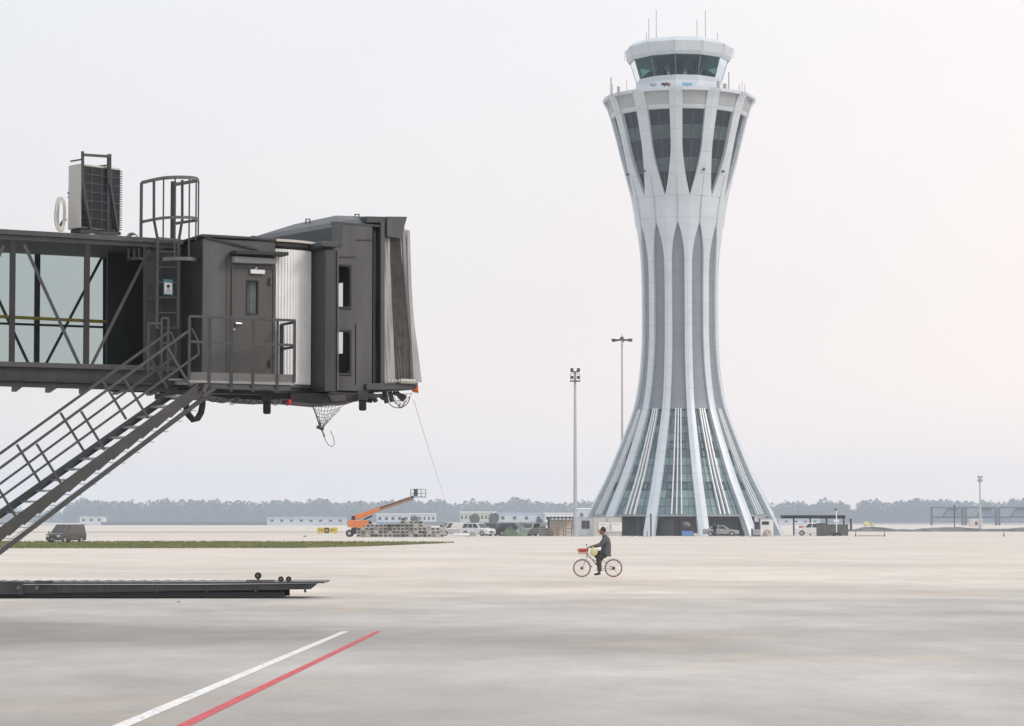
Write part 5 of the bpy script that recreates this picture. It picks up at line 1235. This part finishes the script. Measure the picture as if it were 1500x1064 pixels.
k = MB(); k.bb(X_(515),X_(520.5),bY-.5,bY+.5,z_(762),z_(756)); k.slab([Vector((X_(540),bY-1,z_(763))),Vector((X_(543),bY-1,z_(763))),Vector((X_(545.5),bY-1,z_(769))),Vector((X_(541.5),bY-1,z_(769)))],(0,2,0)); k.build('counterweight', M['black'], bl_)
k = MB(); k.bar((X_(601),bY,z_(731)),(X_(606),bY,z_(727.5)),.3,.35); k.build('jib', M['black'], bl_)
bk = [X_(601.5), X_(623.5)]; zb0, zb1 = z_(729), z_(717); k = MB(); k.bb(bk[0]+.3,bk[1],bY-.5,bY+.5,zb0,zb0+.1); bas = k.build('basket', M['paint_warm'], bl_)
k = MB()
for x in (bk[0],bk[0]+.65,bk[0]+1.3,bk[1]):
    for y in (bY-.5,bY+.5): k.bar((x,y,zb0),(x,y,zb1),.045)
for z in (zb1,(zb0+zb1)/2):
    for y in (bY-.5,bY+.5): k.bar((bk[0],y,z),(bk[1],y,z),.045)
    for x in bk: k.bar((x,bY-.5,z),(x,bY+.5,z),.045)
k.build('guard_rail', M['rail'], bas); MB().bb(X_(606),X_(612),bY-.45,bY-.1,z_(727),z_(716.5)).build('control_box', M['rail'], bas, bevel=.05)
# --- yellow taxiway sign
sY = 385; x0, x1 = gx(464.5,sY), gx(494.5,sY); ts = thing('taxiway_sign', 'long yellow and black taxiway sign left of the orange lift', 'sign', ((x0+x1)/2,sY,0))
MB().bb(x0,x1,sY,sY+.25,.12,.98).build('sign_box', M['yellow'], ts, bevel=.02); xm0, xm1 = x0+(x1-x0)*.36, x0+(x1-x0)*.58
MB().bb(xm0,xm1,sY-.012,sY-.002,.13,.97).build('centre_panel', M['black'], ts)
k = MB()
for fx_ in (.1,.2,.27,.66,.72,.8): xx = x0+(x1-x0)*fx_; k.bb(xx,xx+.1,sY-.012,sY-.002,.4,.72)
for fx_ in (.1,.72): xx = x0+(x1-x0)*fx_; k.bb(xx,xx+.34,sY-.014,sY-.003,.52,.6)
k.build('sign_marks', mat('faint sign marks', (.22,.16,.04), .6), ts)
MB().bb(xm0+.2,xm1-.2,sY-.016,sY-.013,.4,.7).build('centre_character', M['yellow'], ts)
for x in (x0+.3,x1-.3): MB().bb(x-.05,x+.05,sY+.08,sY+.17,0,.12).build('foot', M['black'], ts)
# --- stacked hollow blocks
def blk(m_):
    k = MB(); w_, h_, d_ = .56, .40, .5; t = .09
    k.bb(-w_/2,w_/2,-d_/2,d_/2,0,t); k.bb(-w_/2,w_/2,-d_/2,d_/2,h_-t,h_); k.bb(-w_/2,-w_/2+t,-d_/2,d_/2,t,h_-t); k.bb(w_/2-t,w_/2,-d_/2,d_/2,t,h_-t); k.bb(-w_/2+t,w_/2-t,d_/2-.1,d_/2-.02,t,h_-t)
    me = k; return me
b1 = blk(0).build('concrete_block', M['block']); b2 = blk(0).build('concrete_block', M['block_grey'])
b3 = MB().bb(-.3,.3,-.25,.25,0,.4).bb(-.24,.24,-.27,-.251,.06,.34).build('concrete_block', M['block'], bevel=.03)
used = {b1: False, b2: False, b3: False}
def hcol(px):
    if px < 538: return 3
    if px < 566: return 4
    if px < 590: return 4
    if px < 613: return 5
    if px < 624: return 4
    return 3
px = 526.0; ci = 0
while px < 651:
    for r_ in range(hcol(px)+(1 if rs.random() < .15 else 0)):
        src = rs.choice((b1,b1,b1,b2,b2,b3)) if px < 622 else rs.choice((b1,b3,b3))
        if used[src]: o = src.copy(); COL.objects.link(o)
        else: o = src; used[src] = True
        o.location = (gx(px,304)+rs.uniform(-.06,.06), 304+rs.uniform(-.15,.15), r_*.405); o.rotation_euler = (0,0,rs.uniform(-.12,.12))
        o['category'] = 'block'; o['group'] = 'blocks stacked by the boom lift'; o['label'] = {b1:'pale hollow concrete block in the long low stack right of the orange boom lift', b2:'darker grey hollow block in the long low stack right of the orange boom lift', b3:'solid pale concrete block in the long low stack right of the orange boom lift'}[src]
    px += 5.9+rs.uniform(0,1.2)*.6; ci += 1
for i in range(3):
    x = gx(570+i*9,303.5); a = MB().bb(x-.4,x+.4,303.1,303.9,1.64,1.72).build('timber_board', M['block']); tag(a, ('leftmost','middle','rightmost')[i]+' pale board lying on top of the block stack', 'board')
# --- steel ramp lying on the apron
rY = 62.5; u_ = lambda px, y, Y=rY: P(px, y, Y)
rp = thing('steel_ramp', 'long dark steel ramp section lying on the apron with small wheels on top', 'ramp', (P(200,870,rY).x, rY, 0))
def gz(px, y, Y): return P(px, y, Y)
xr = gz(465,860,rY).x; xl = gz(-160,860,rY).x
zt1 = gz(0,857,rY).z
def yz(y): return gz(200,y,rY).z
k = MB(); k.slab([(xl,rY,yz(872)), (gz(455,863,rY).x,rY,yz(863.5)), (gz(465,855,rY).x,rY,yz(855)), (gz(300,856,rY).x,rY,yz(856.5)), (xl,rY,yz(857))], (0,.1,0)); k.build('side_beam', M['paint'], rp)
k = MB(); k.slab([(xl,rY-.05,yz(853.5)), (gz(300,850,rY).x,rY-.05,yz(853)), (gz(475,851,rY).x,rY-.05,yz(852)), (gz(475,854,rY).x,rY-.05,yz(854.6)), (gz(300,856,rY).x,rY-.05,yz(855.6)), (xl,rY-.05,yz(856.3))], (0,1.9,0)); k.build('deck', M['rail'], rp)
k = MB(); 
for i in range(34): x = xl+.4+(gz(455,850,rY).x-xl-.6)*i/33; k.bb(x-.04,x+.04,rY-.02,rY+1.8,yz(853)+.002,yz(853)+.012)
k.build('cleats', M['rail_light'], rp)
k = MB(); k.bb(xl,gz(415,870,rY).x,rY+.12,rY+.3,yz(875)+.0,yz(868)); k.bb(xl,gz(415,870,rY).x,rY+1.7,rY+1.85,0.02,yz(864)); k.build('bottom_rail', M['black'], rp)
for i in range(9):
    x = xl+.5+i*1.25
    if x < gz(450,860,rY).x: MB().bb(x-.03,x+.03,rY-.03,rY-.001,yz(868),yz(857.5)).build('stiffener', M['paint'], rp)
k = MB(); k.bb(gz(434,860,rY).x,gz(448,860,rY).x,rY-.02,rY-.003,yz(863),yz(857)); k.build('end_pocket', M['black'], rp)
for px, y, r_, Yo in ((378,843.5,.085,.3),(411.5,848.5,.07,.2),(422.8,848.5,.07,.2)):
    p = gz(px,y,rY+Yo); w_ = MB().lathe(p,[(r_*.4,-.03),(r_,-.03),(r_,.03),(r_*.4,.03)],18,axis='Y').build('wheel', M['rubber'], rp); MB().lathe(p,[(.005,-.035),(r_*.42,-.035)],12,axis='Y',caps=False).build('hub', M['rail_light'], w_)
    MB().bb(p.x-.03,p.x+.03,rY+Yo+.04,rY+Yo+.08,yz(853.5),p.z).build('wheel_bracket', M['paint'], rp)
k = MB(); k.bb(gz(360,848,rY).x,gz(400,848,rY).x,rY+.15,rY+.5,yz(853)+.0,yz(850)); k.build('top_plate', M['rail_light'], rp)
k = MB(); 
for (pa,pb,ya,yb) in ((0,35,852,873),(52,78,851,858)): k.bb(gz(pa,860,rY).x,gz(pb,860,rY).x,rY-.12,rY-.055,yz(yb-2),yz(ya))
k.build('hinge_plate', M['paint'], rp, bevel=.01)
for px in (27, 54): p = gz(px,861,rY-.15); MB().lathe(p,[(.01,-.02),(.045,-.02),(.045,.02),(.01,.02)],12,axis='Y').build('pin', M['rail_light'], rp)
sb = thing('floor_trolley', 'thin low dolly bar lying just in front of the steel ramp', 'dolly', (G(398,874).x, G(398,874).y, 0)); p0, p1 = G(380,873.5), G(416,873.5)
MB().bb(p0.x,p1.x,p0.y-.04,p0.y+.04,.045,.075).build('bar', M['rail_light'], sb)
for p in (p0, p1): MB().bb(p.x-.05,p.x+.05,p.y-.06,p.y+.06,0,.045).build('foot', M['block_grey'], sb)
for (px, y, s, lab) in ((262,883,.05,'small pale stone on the apron before the steel ramp'),(1013,783.5,.1,'tiny dark stone by the apron edge'),(447,787,.25,'dark lump on the far apron below the yellow sign')):
    p = G(px,y); tag(MB().path([(p.x-s,p.y,s*.4),(p.x,p.y,s*.5),(p.x+s,p.y,s*.4)],[s*.3,s*.55,s*.25],6).build('stone', M['block']), lab, 'stone')
# ================================================================== rider, bicycle, standing person
def skin_body(name, joints_, edges, m, parent=None, sub=2, radii=None, origin=(0,0,0)):
    me = bpy.data.meshes.new(name); me.from_pydata([Vector(j[:3]) for j in joints_], edges, []); me.materials.append(m)
    o = bpy.data.objects.new(name, me); COL.objects.link(o)
    if parent: o.parent = parent
    s = o.modifiers.new('skin', 'SKIN'); s.use_smooth_shade = True
    if not me.skin_vertices: 
        bpy.context.view_layer.objects.active = o
        me.skin_vertices  # layer made with the modifier
    if len(me.skin_vertices):
        for i, j in enumerate(joints_):
            r = j[3] if isinstance(j[3], tuple) else (j[3], j[3]); me.skin_vertices[0].data[i].radius = r; me.skin_vertices[0].data[i].use_root = (i == 0)
    ss = o.modifiers.new('subsurf', 'SUBSURF'); ss.levels = sub; ss.render_levels = sub
    return o
def tubes(name, chains, m, parent, n=14, smooth=True):
    k = MB()
    for pts, rr in chains: 
        p = [Vector(q) for q in pts]; k.path(catm(p), catr(rr), n)
    return k.build(name, m, parent, smooth=smooth)
def catm(p, n=5):
    o = []
    for i in range(len(p)-1):
        p0, p1, p2, p3 = p[max(i-1,0)], p[i], p[i+1], p[min(i+2,len(p)-1)]
        for j in range(n):
            t = j/n; o.append(.5*((2*p1)+(p2-p0)*t+(2*p0-5*p1+4*p2-p3)*t*t+(3*p1-p0-3*p2+p3)*t**3))
    return o+[p[-1]]
def catr(r, n=5):
    o = []
    for i in range(len(r)-1):
        for j in range(n): t = j/n; t = t*t*(3-2*t); o.append(r[i]*(1-t)+r[i+1]*t)
    return o+[r[-1]]
def ellip(k, c, r, rx=0, n=16, m=10, cut=None, f=None):
    vs = []; fs = []
    for i in range(m+1):
        a = math.pi*i/m
        for j in range(n):
            b = 2*math.pi*j/n; v = Vector((r[0]*math.sin(a)*math.cos(b), r[1]*math.sin(a)*math.sin(b), r[2]*math.cos(a)))
            if f: v = f(v)
            v = Matrix.Rotation(rx, 3, 'Y') @ v; vs.append(Vector(c)+v)
    for i in range(m):
        for j in range(n): fs.append((i*n+j, i*n+(j+1)%n, (i+1)*n+(j+1)%n, (i+1)*n+j))
    k.add(vs, fs)
BY = 3600/41.8
bx0 = G(876.3, 846).x; BY = G(876.3, 845.6).y
# --- bicycle (local frame, front towards -x), moved afterwards
bike = thing('bicycle', 'silver city bicycle with red front basket being ridden across the apron', 'bicycle')
WR = .315; btyre = mat('reddish bicycle tyre', (.17,.05,.04), .7); FX, RX = -.555, .55
for wx in (FX, RX):
    w_ = MB().torus((wx,0,WR), WR-.017, .0155, 'Y', 44, 8).build('wheel', btyre, bike, smooth=True)
    k = MB().torus((wx,0,WR), WR-.045, .010, 'Y', 44, 6); k.build('rim', M['bikeframe'], w_)
    k = MB()
    for j in range(20): g = 2*math.pi*j/20; k.tube((wx+.03*math.cos(g+.6),(.02 if j%2 else -.02),WR+.03*math.sin(g+.6)), (wx+(WR-.05)*math.cos(g),0,WR+(WR-.05)*math.sin(g)), .0022, 4)
    k.build('spokes', M['bikeframe'], w_)
    MB().lathe((wx,0,WR),[(.03,-.05),(.055,-.02),(.055,.02),(.03,.05)],14,axis='Y').build('hub', M['bikedark'], w_)
BB_ = (.04,0,.30)
k = MB(); k.tube((-.36,0,.86),(-.385,0,.70),.022); k.path([(-.375,0,.74),(-.2,0,.62),(-.02,0,.40),BB_],.021,10); k.path([(-.37,0,.82),(-.12,0,.58),(.12,0,.52)],.012,8); k.tube(BB_,(.2,0,.70),.017); 
for s in (-.05,.05):
    k.tube((.17,0,.6),(RX,s,WR),.010); k.tube(BB_,(RX,s,WR),.011)
k.build('frame', M['bikeframe'], bike, smooth=True)
k = MB()
for s in (-.045,.045): k.path([(-.385,s*.6,.70),(-.41,s,.64),(-.5,s,.42),(FX,s,WR)],.012,8)
k.tube((-.355,0,.86),(-.335,0,.99),.015); k.build('fork', M['bikeframe'], bike, smooth=True)
k = MB(); hb = [(-.22,-.27,1.04),(-.30,-.24,1.05),(-.37,-.12,1.01),(-.335,0,.99),(-.37,.12,1.01),(-.30,.24,1.05),(-.22,.27,1.04)]; k.path(catm([Vector(q) for q in hb]),.012,8)
hbr = k.build('handlebar', M['bikedark'], bike, smooth=True)
for s in (-1,1): MB().tube((-.30,s*.245,1.052),(-.18,s*.275,1.035),.018).build('grip', M['rubber'], hbr)
MB().tube((-.37,-.13,1.02),(-.40,-.14,1.12),.008).lathe((-.40,-.14,1.13),[(.005,-.02),(.03,-.015),(.03,.015),(.005,.02)],10,axis='X').build('bell', M['bikedark'], hbr)
k = MB()
for (wx, a0, a1) in ((FX, 5, 95), (RX, 35, 150)):
    pts = [(wx+(WR+.03)*math.cos(R(a)), (WR+.03)*math.sin(R(a))+WR) for a in [a0+(a1-a0)*i/14 for i in range(15)]]
    for (p, q) in zip(pts, pts[1:]): k.bar((p[0],0,p[1]),(q[0],0,q[1]),.05,.008)
k.build('mudguard', M['bikedark'], bike)
k = MB(); k.path([(.08,0,.74),(.16,0,.75),(.28,0,.77),(.34,0,.76)],[.02,.035,.075,.05],10); k.tube((.19,0,.66),(.22,0,.75),.013); k.build('saddle', M['white'], bike, smooth=True)
MB().torus((BB_[0],-.05,BB_[2]),.085,.008,'Y',24,6).build('chainring', M['bikedark'], bike)
k = MB(); k.bar((.04,-.06,.385),(RX,-.06,.36),.012,.012); k.bar((.04,-.06,.215),(RX,-.06,.27),.012,.012); k.torus((RX,-.055,WR),.05,.01,'Y',16,6); k.build('chain', M['bikedark'], bike)
for s, a in ((-1, -105), (1, 75)):
    e_ = Vector((BB_[0]+.165*math.cos(R(a)), s*.08, BB_[2]+.165*math.sin(R(a)))); MB().bar((BB_[0],s*.065,BB_[2]),e_,.018,.025).bar(e_+Vector((-.045,s*.05,0)),e_+Vector((.045,s*.05,0)),.09,.02).build('crank', M['bikedark'], bike)
MB().bar((RX,-.03,WR),(.74,-.1,.06),.012).build('kickstand', M['bikedark'], bike)
# wire basket, open weave
k = MB(); bt = [(-.70,-.15),(-.36,-.13),(-.36,.13),(-.70,.15)]; bb_ = [(-.66,-.11),(-.38,-.10),(-.38,.10),(-.66,.11)]; zt2, zb2 = .985, .815
for i in range(4):
    a, b = bt[i], bt[(i+1)%4]; c, d = bb_[i], bb_[(i+1)%4]
    for t in (0,.33,.66,1): 
        z = zb2+(zt2-zb2)*t; p = (c[0]+(a[0]-c[0])*t, c[1]+(a[1]-c[1])*t, z); q = (d[0]+(b[0]-d[0])*t, d[1]+(b[1]-d[1])*t, z); k.tube(p,q,.008 if t == 1 else .005,5)
    for j in range(9):
        s = j/9; k.tube((c[0]+(d[0]-c[0])*s, c[1]+(d[1]-c[1])*s, zb2), (a[0]+(b[0]-a[0])*s, a[1]+(b[1]-a[1])*s, zt2), .005, 5)
k.add([(x,y,zb2) for x,y in bb_], [(0,1,2,3)]); bsk = k.build('basket', M['basket'], bike)
k = MB(); k.path(catm([Vector(q) for q in ((-.70,0,.92),(-.60,.02,.945),(-.48,-.03,.94),(-.35,.02,.97))]), catr([.03,.062,.07,.04]), 10)
cl = k.build('cloth_bundle', mat('red cloth', (.5,.14,.1), .85, 0, .4, 14, bump=.6), smooth=True)
tag(cl, 'crumpled red cloth bundle lying in the bicycle basket', 'cloth bundle')
# --- rider
rider = thing('person', 'rider in a grey jacket and dark trousers pedalling the bicycle to the left', 'person')
J = [(.275,0,.83,(.13,.12)),(.29,0,1.0,(.12,.13)),(.295,0,1.18,(.125,.14)),(.27,0,1.33,(.10,.13)),(.235,0,1.42,(.052,.052)),(.20,0,1.485,(.055,.055)),(.175,0,1.57,(.092,.075)),(.172,0,1.655,(.085,.072)),
     (.255,-.17,1.35,.058),(.10,-.23,1.15,.046),(-.16,-.255,1.07,.032),(-.205,-.262,1.065,.034),(-.25,-.265,1.06,.03),
     (.255,.17,1.35,.058),(.08,.23,1.16,.046),(-.17,.26,1.08,.032),(-.215,.265,1.07,.034),(-.255,.265,1.06,.03),
     (.24,-.09,.78,.088),(.02,-.10,.62,.064),(-.0+.06,-.10,.36,.047),(.06,-.10,.185,.034),(.05,-.11,.125,.036),(-.03,-.12,.10,.036),(-.09,-.12,.095,.026),
     (.23,.09,.80,.088),(-.075,.10,.79,.064),(.02,.10,.60,.048),(.10,.10,.52,.034),(.09,.11,.48,.036),(.01,.12,.46,.036),(-.05,.12,.455,.026)]
E = [(0,1),(1,2),(2,3),(3,4),(4,5),(5,6),(6,7),(3,8),(8,9),(9,10),(10,11),(11,12),(3,13),(13,14),(14,15),(15,16),(16,17),(0,18),(18,19),(19,20),(20,21),(21,22),(22,23),(23,24),(0,25),(25,26),(26,27),(27,28),(28,29),(29,30),(30,31)]
# fingers curled round the grips: four chains and a thumb per hand, of unequal length
def hand(hx, s, hz, root):
    c = len(J)
    for f in range(4):
        x = hx+.028-.017*f; r_ = (.0085,.009,.0088,.0078)[f]; ln = (.95,1.05,1.0,.85)[f]
        pts = [(x, s*.262, hz+.026),(x-.018*ln, s*.272, hz+.018),(x-.026*ln, s*.268, hz-.012),(x-.010*ln, s*.262, hz-.024)]
        b = len(J)
        for p in pts: J.append((*p, r_))
        E.append((root,b)); E.extend([(b,b+1),(b+1,b+2),(b+2,b+3)])
    b = len(J)
    for p in ((hx+.035, s*.245, hz+.008),(hx+.02, s*.232, hz-.012),(hx, s*.238, hz-.022)): J.append((*p,.0098))
    E.append((root,b)); E.extend([(b,b+1),(b+1,b+2)])
hand(-.235, -1, 1.045, 11); hand(-.24, 1, 1.045, 16)
body = skin_body('body', J, E, M['skin'], rider)
k = MB()   # face and hair
def headf(v): return v
hc = Vector((.165,0,1.625))
k = MB(); ellip(k, hc+Vector((.022,0,.026)), (.112,.09,.118), R(8), f=lambda v: Vector((v.x if v.x > -.045 else -.045-(abs(v.x)-.045)*.75, v.y, v.z if v.z > -.055 or v.x > .02 else -.055)))
vv = k.v; k.build('hair', M['hair'], rider, smooth=True)
k = MB(); ellip(k, hc+Vector((-.012,0,-.022)), (.096,.08,.122), R(6)); 
k.path([hc+Vector(q) for q in ((-.090,0,.018),(-.108,0,-.012),(-.120,0,-.028),(-.098,0,-.038))], [.010,.014,.018,.010], 8)          # nose
k.path([hc+Vector(q) for q in ((-.088,-.022,-.066),(-.100,0,-.066),(-.088,.022,-.066))], [.006,.010,.006], 6)                      # lips
k.path([hc+Vector(q) for q in ((-.07,0,-.105),(-.085,0,-.108),(-.07,0,-.115))], [.02,.026,.018], 8)                                # chin
for s in (-1,1): ellip(k, hc+Vector((.02,s*.076,-.012)), (.02,.010,.034), 0, 10, 6); ellip(k, hc+Vector((-.083,s*.028,.014)), (.012,.016,.008), 0, 8, 6)
k.build('face', M['skin'], rider, smooth=True)
k = MB()
for s in (-1,1): ellip(k, hc+Vector((-.094,s*.028,.012)), (.005,.010,.006), 0, 8, 6); k.path([hc+Vector(q) for q in ((-.092,s*.014,.034),(-.097,s*.03,.038),(-.085,s*.046,.032))],.0045,5)
k.build('eyes', M['hair'], rider)
# jacket: a loose shell around the torso with sleeves
def loft(k, secs, n=20):
    vs = []; fs = []
    for (c, rx_, ry_, tilt) in secs:
        for j in range(n):
            g = 2*math.pi*j/n; w_ = 1+.03*math.sin(5*g+c[2]*20); v = Matrix.Rotation(tilt,3,'Y') @ Vector((rx_*w_*math.cos(g), ry_*w_*math.sin(g), 0)); vs.append(Vector(c)+v)
    for i in range(len(secs)-1):
        for j in range(n): fs.append((i*n+j, i*n+(j+1)%n, (i+1)*n+(j+1)%n, (i+1)*n+j))
    fs.append(tuple(range(n))[::-1]); k.add(vs, fs)
k = MB(); loft(k, [((.265,0,.735),.20,.20,.12),((.27,0,.80),.195,.205,.10),((.285,0,.93),.18,.20,.05),((.30,0,1.08),.17,.205,0),((.30,0,1.22),.158,.215,-.1),((.28,0,1.33),.135,.205,-.25),((.25,0,1.405),.095,.13,-.35),((.232,0,1.445),.066,.072,-.35)])
for s in (-1,1): 
    p = catm([Vector(q) for q in ((.27,s*.15,1.345),(.20,s*.215,1.25),(.10,s*.245,1.14),(-.02,s*.255,1.095),(-.125,s*.26,1.075))]); k.path(p, catr([.085,.085,.072,.058,.048]), 14)
k.path([Vector(q) for q in ((.21,-.06,1.44),(.165,0,1.41),(.21,.06,1.44),(.28,.04,1.47),(.28,-.04,1.47))], .02, 8, True)
k.build('jacket', M['jacket'], rider, smooth=True)
k = MB()
for s, kn, an in ((-1,(.02,-.10,.63),(.06,-.10,.2)),(1,(-.075,.10,.80),(.10,.10,.54))):
    h_ = Vector((.25,s*.09,.80)); kn, an = Vector(kn), Vector(an); k.path(catm([h_, h_.lerp(kn,.55)+Vector((0,0,.01)), kn, kn.lerp(an,.5)+Vector((.012,0,0)), an]), catr([.125,.112,.088,.078,.07]), 14)
ellip(k, (.27,0,.80), (.15,.165,.10)); k.build('trousers', M['trousers'], rider, smooth=True)
k = MB()
for s, a in ((-1,(.05,-.11,.115)),(1,(.09,.115,.475))):
    a = Vector(a); k.path([a+Vector((.05,0,.0)), a+Vector((.0,0,.012)), a+Vector((-.08,0,-.01)), a+Vector((-.16,0,-.018)), a+Vector((-.185,0,-.022))], [.030,.045,.042,.036,.018], 10)
k.build('shoes', M['cloth_black'], rider, smooth=True)
# bag hanging from the handlebar
k = MB(); ellip(k, (-.15,-.31,.885), (.135,.075,.155), R(15), f=lambda v: v*(1+.05*math.sin(14*v.z+9*v.x))); 
bg_ = k.build('yellow_bag', M['bag'], smooth=True); k = MB()
tag(bg_, 'round pale yellow bag hanging from the bicycle handlebar', 'bag')
k = MB(); k.path([(-.19,-.31,1.01),(-.22,-.29,1.05),(-.17,-.29,1.04),(-.11,-.31,1.0)], .008, 6); 
for root_, dz in ((bike,0),(rider,0)): root_.location = (bx0, BY, 0)
for o in (cl, bg_): o.location = o.location+Vector((bx0, BY, 0))
hdl = k.build('handles', M['bag'], None); hdl.location = hdl.location+Vector((bx0,BY,0)); hdl.parent = bg_; hdl.matrix_parent_inverse = Matrix.Identity(4); hdl.location = hdl.location-bg_.location
ellk = MB(); ellip(ellk, (0.0,-.33,.985), (.115,.05,.06), R(-12)); wbag = ellk.build('plastic_bag', M['white'], smooth=True); wbag.location = wbag.location+Vector((bx0,BY,0)); tag(wbag, 'small white plastic bag tucked between the rider and the yellow bag', 'bag')
# --- person standing by the sedan
per = thing('person', 'figure in dark clothes standing beside the silver sedan', 'person')
J2 = [(0,0,.95,(.12,.10)),(0,0,1.12,(.12,.10)),(0,.0,1.35,(.15,.10)),(0,0,1.46,(.06,.06)),(0,-.01,1.53,(.06,.06)),(0,-.015,1.62,(.085,.09)),(0,-.01,1.70,(.075,.08)),
      (-.18,0,1.40,.055),(-.24,0,1.14,.045),(-.22,-.1,.92,.034),(-.22,-.13,.85,.035),(.18,0,1.40,.055),(.24,0,1.14,.045),(.14,-.16,1.0,.034),(.09,-.2,.98,.035),
      (-.10,0,.86,.085),(-.11,-.01,.48,.06),(-.11,0,.1,.042),(-.12,-.12,.05,.04),(.10,0,.86,.085),(.11,-.03,.48,.06),(.12,.03,.1,.042),(.13,-.09,.05,.04)]
E2 = [(0,1),(1,2),(2,3),(3,4),(4,5),(5,6),(2,7),(7,8),(8,9),(9,10),(2,11),(11,12),(12,13),(13,14),(0,15),(15,16),(16,17),(17,18),(0,19),(19,20),(20,21),(21,22)]
skin_body('body', J2, E2, M['skin'], per)
k = MB(); ellip(k, (0,.01,1.665), (.09,.10,.10)); k.build('hair', M['hair'], per, smooth=True)
k = MB(); loft(k, [((0,0,.84),.19,.14,0),((0,0,1.0),.17,.135,0),((0,0,1.2),.18,.135,0),((0,0,1.38),.2,.12,0),((0,0,1.46),.09,.08,0)])
for s in (-1,1): k.path(catm([Vector(q) for q in (((s*.17),0,1.4),(s*.25,0,1.15),((-.22,-.1,.95) if s < 0 else (.15,-.15,1.02)))]), catr([.075,.062,.048]), 12)
k.build('jacket', M['cloth_black'], per, smooth=True)
k = MB()
for s in (-1,1): k.path(catm([Vector(q) for q in ((s*.09,0,.9),(s*.11,-.01,.48),(s*.115,0,.08))]), catr([.11,.08,.06]), 12)
k.build('trousers', M['cloth_black'], per, smooth=True)
k = MB()
for s in (-1,1): k.path([(s*.12,.06,.04),(s*.12,-.04,.05),(s*.13,-.17,.03)],[.04,.045,.03],8)
k.build('shoes', M['black'], per, smooth=True)
place(per, gx(1047,323.8), 323.8, 0, R(-20), sc=1.02)
# ================================================================== air
hm = bpy.data.materials.new('haze air'); hm.use_nodes = True; n_ = hm.node_tree.nodes; n_.remove(n_['Principled BSDF'])
pv = n_.new('ShaderNodeVolumePrincipled'); pv.inputs['Color'].default_value = (.72,.825,.965,1); pv.inputs['Density'].default_value = .00027; pv.inputs['Anisotropy'].default_value = .2
hm.node_tree.links.new(pv.outputs[0], n_['Material Output'].inputs['Volume'])
hz_ = MB().bb(-3100,3100,-400,4200,-1,82).build('haze', hm); hz_['kind'] = 'stuff'
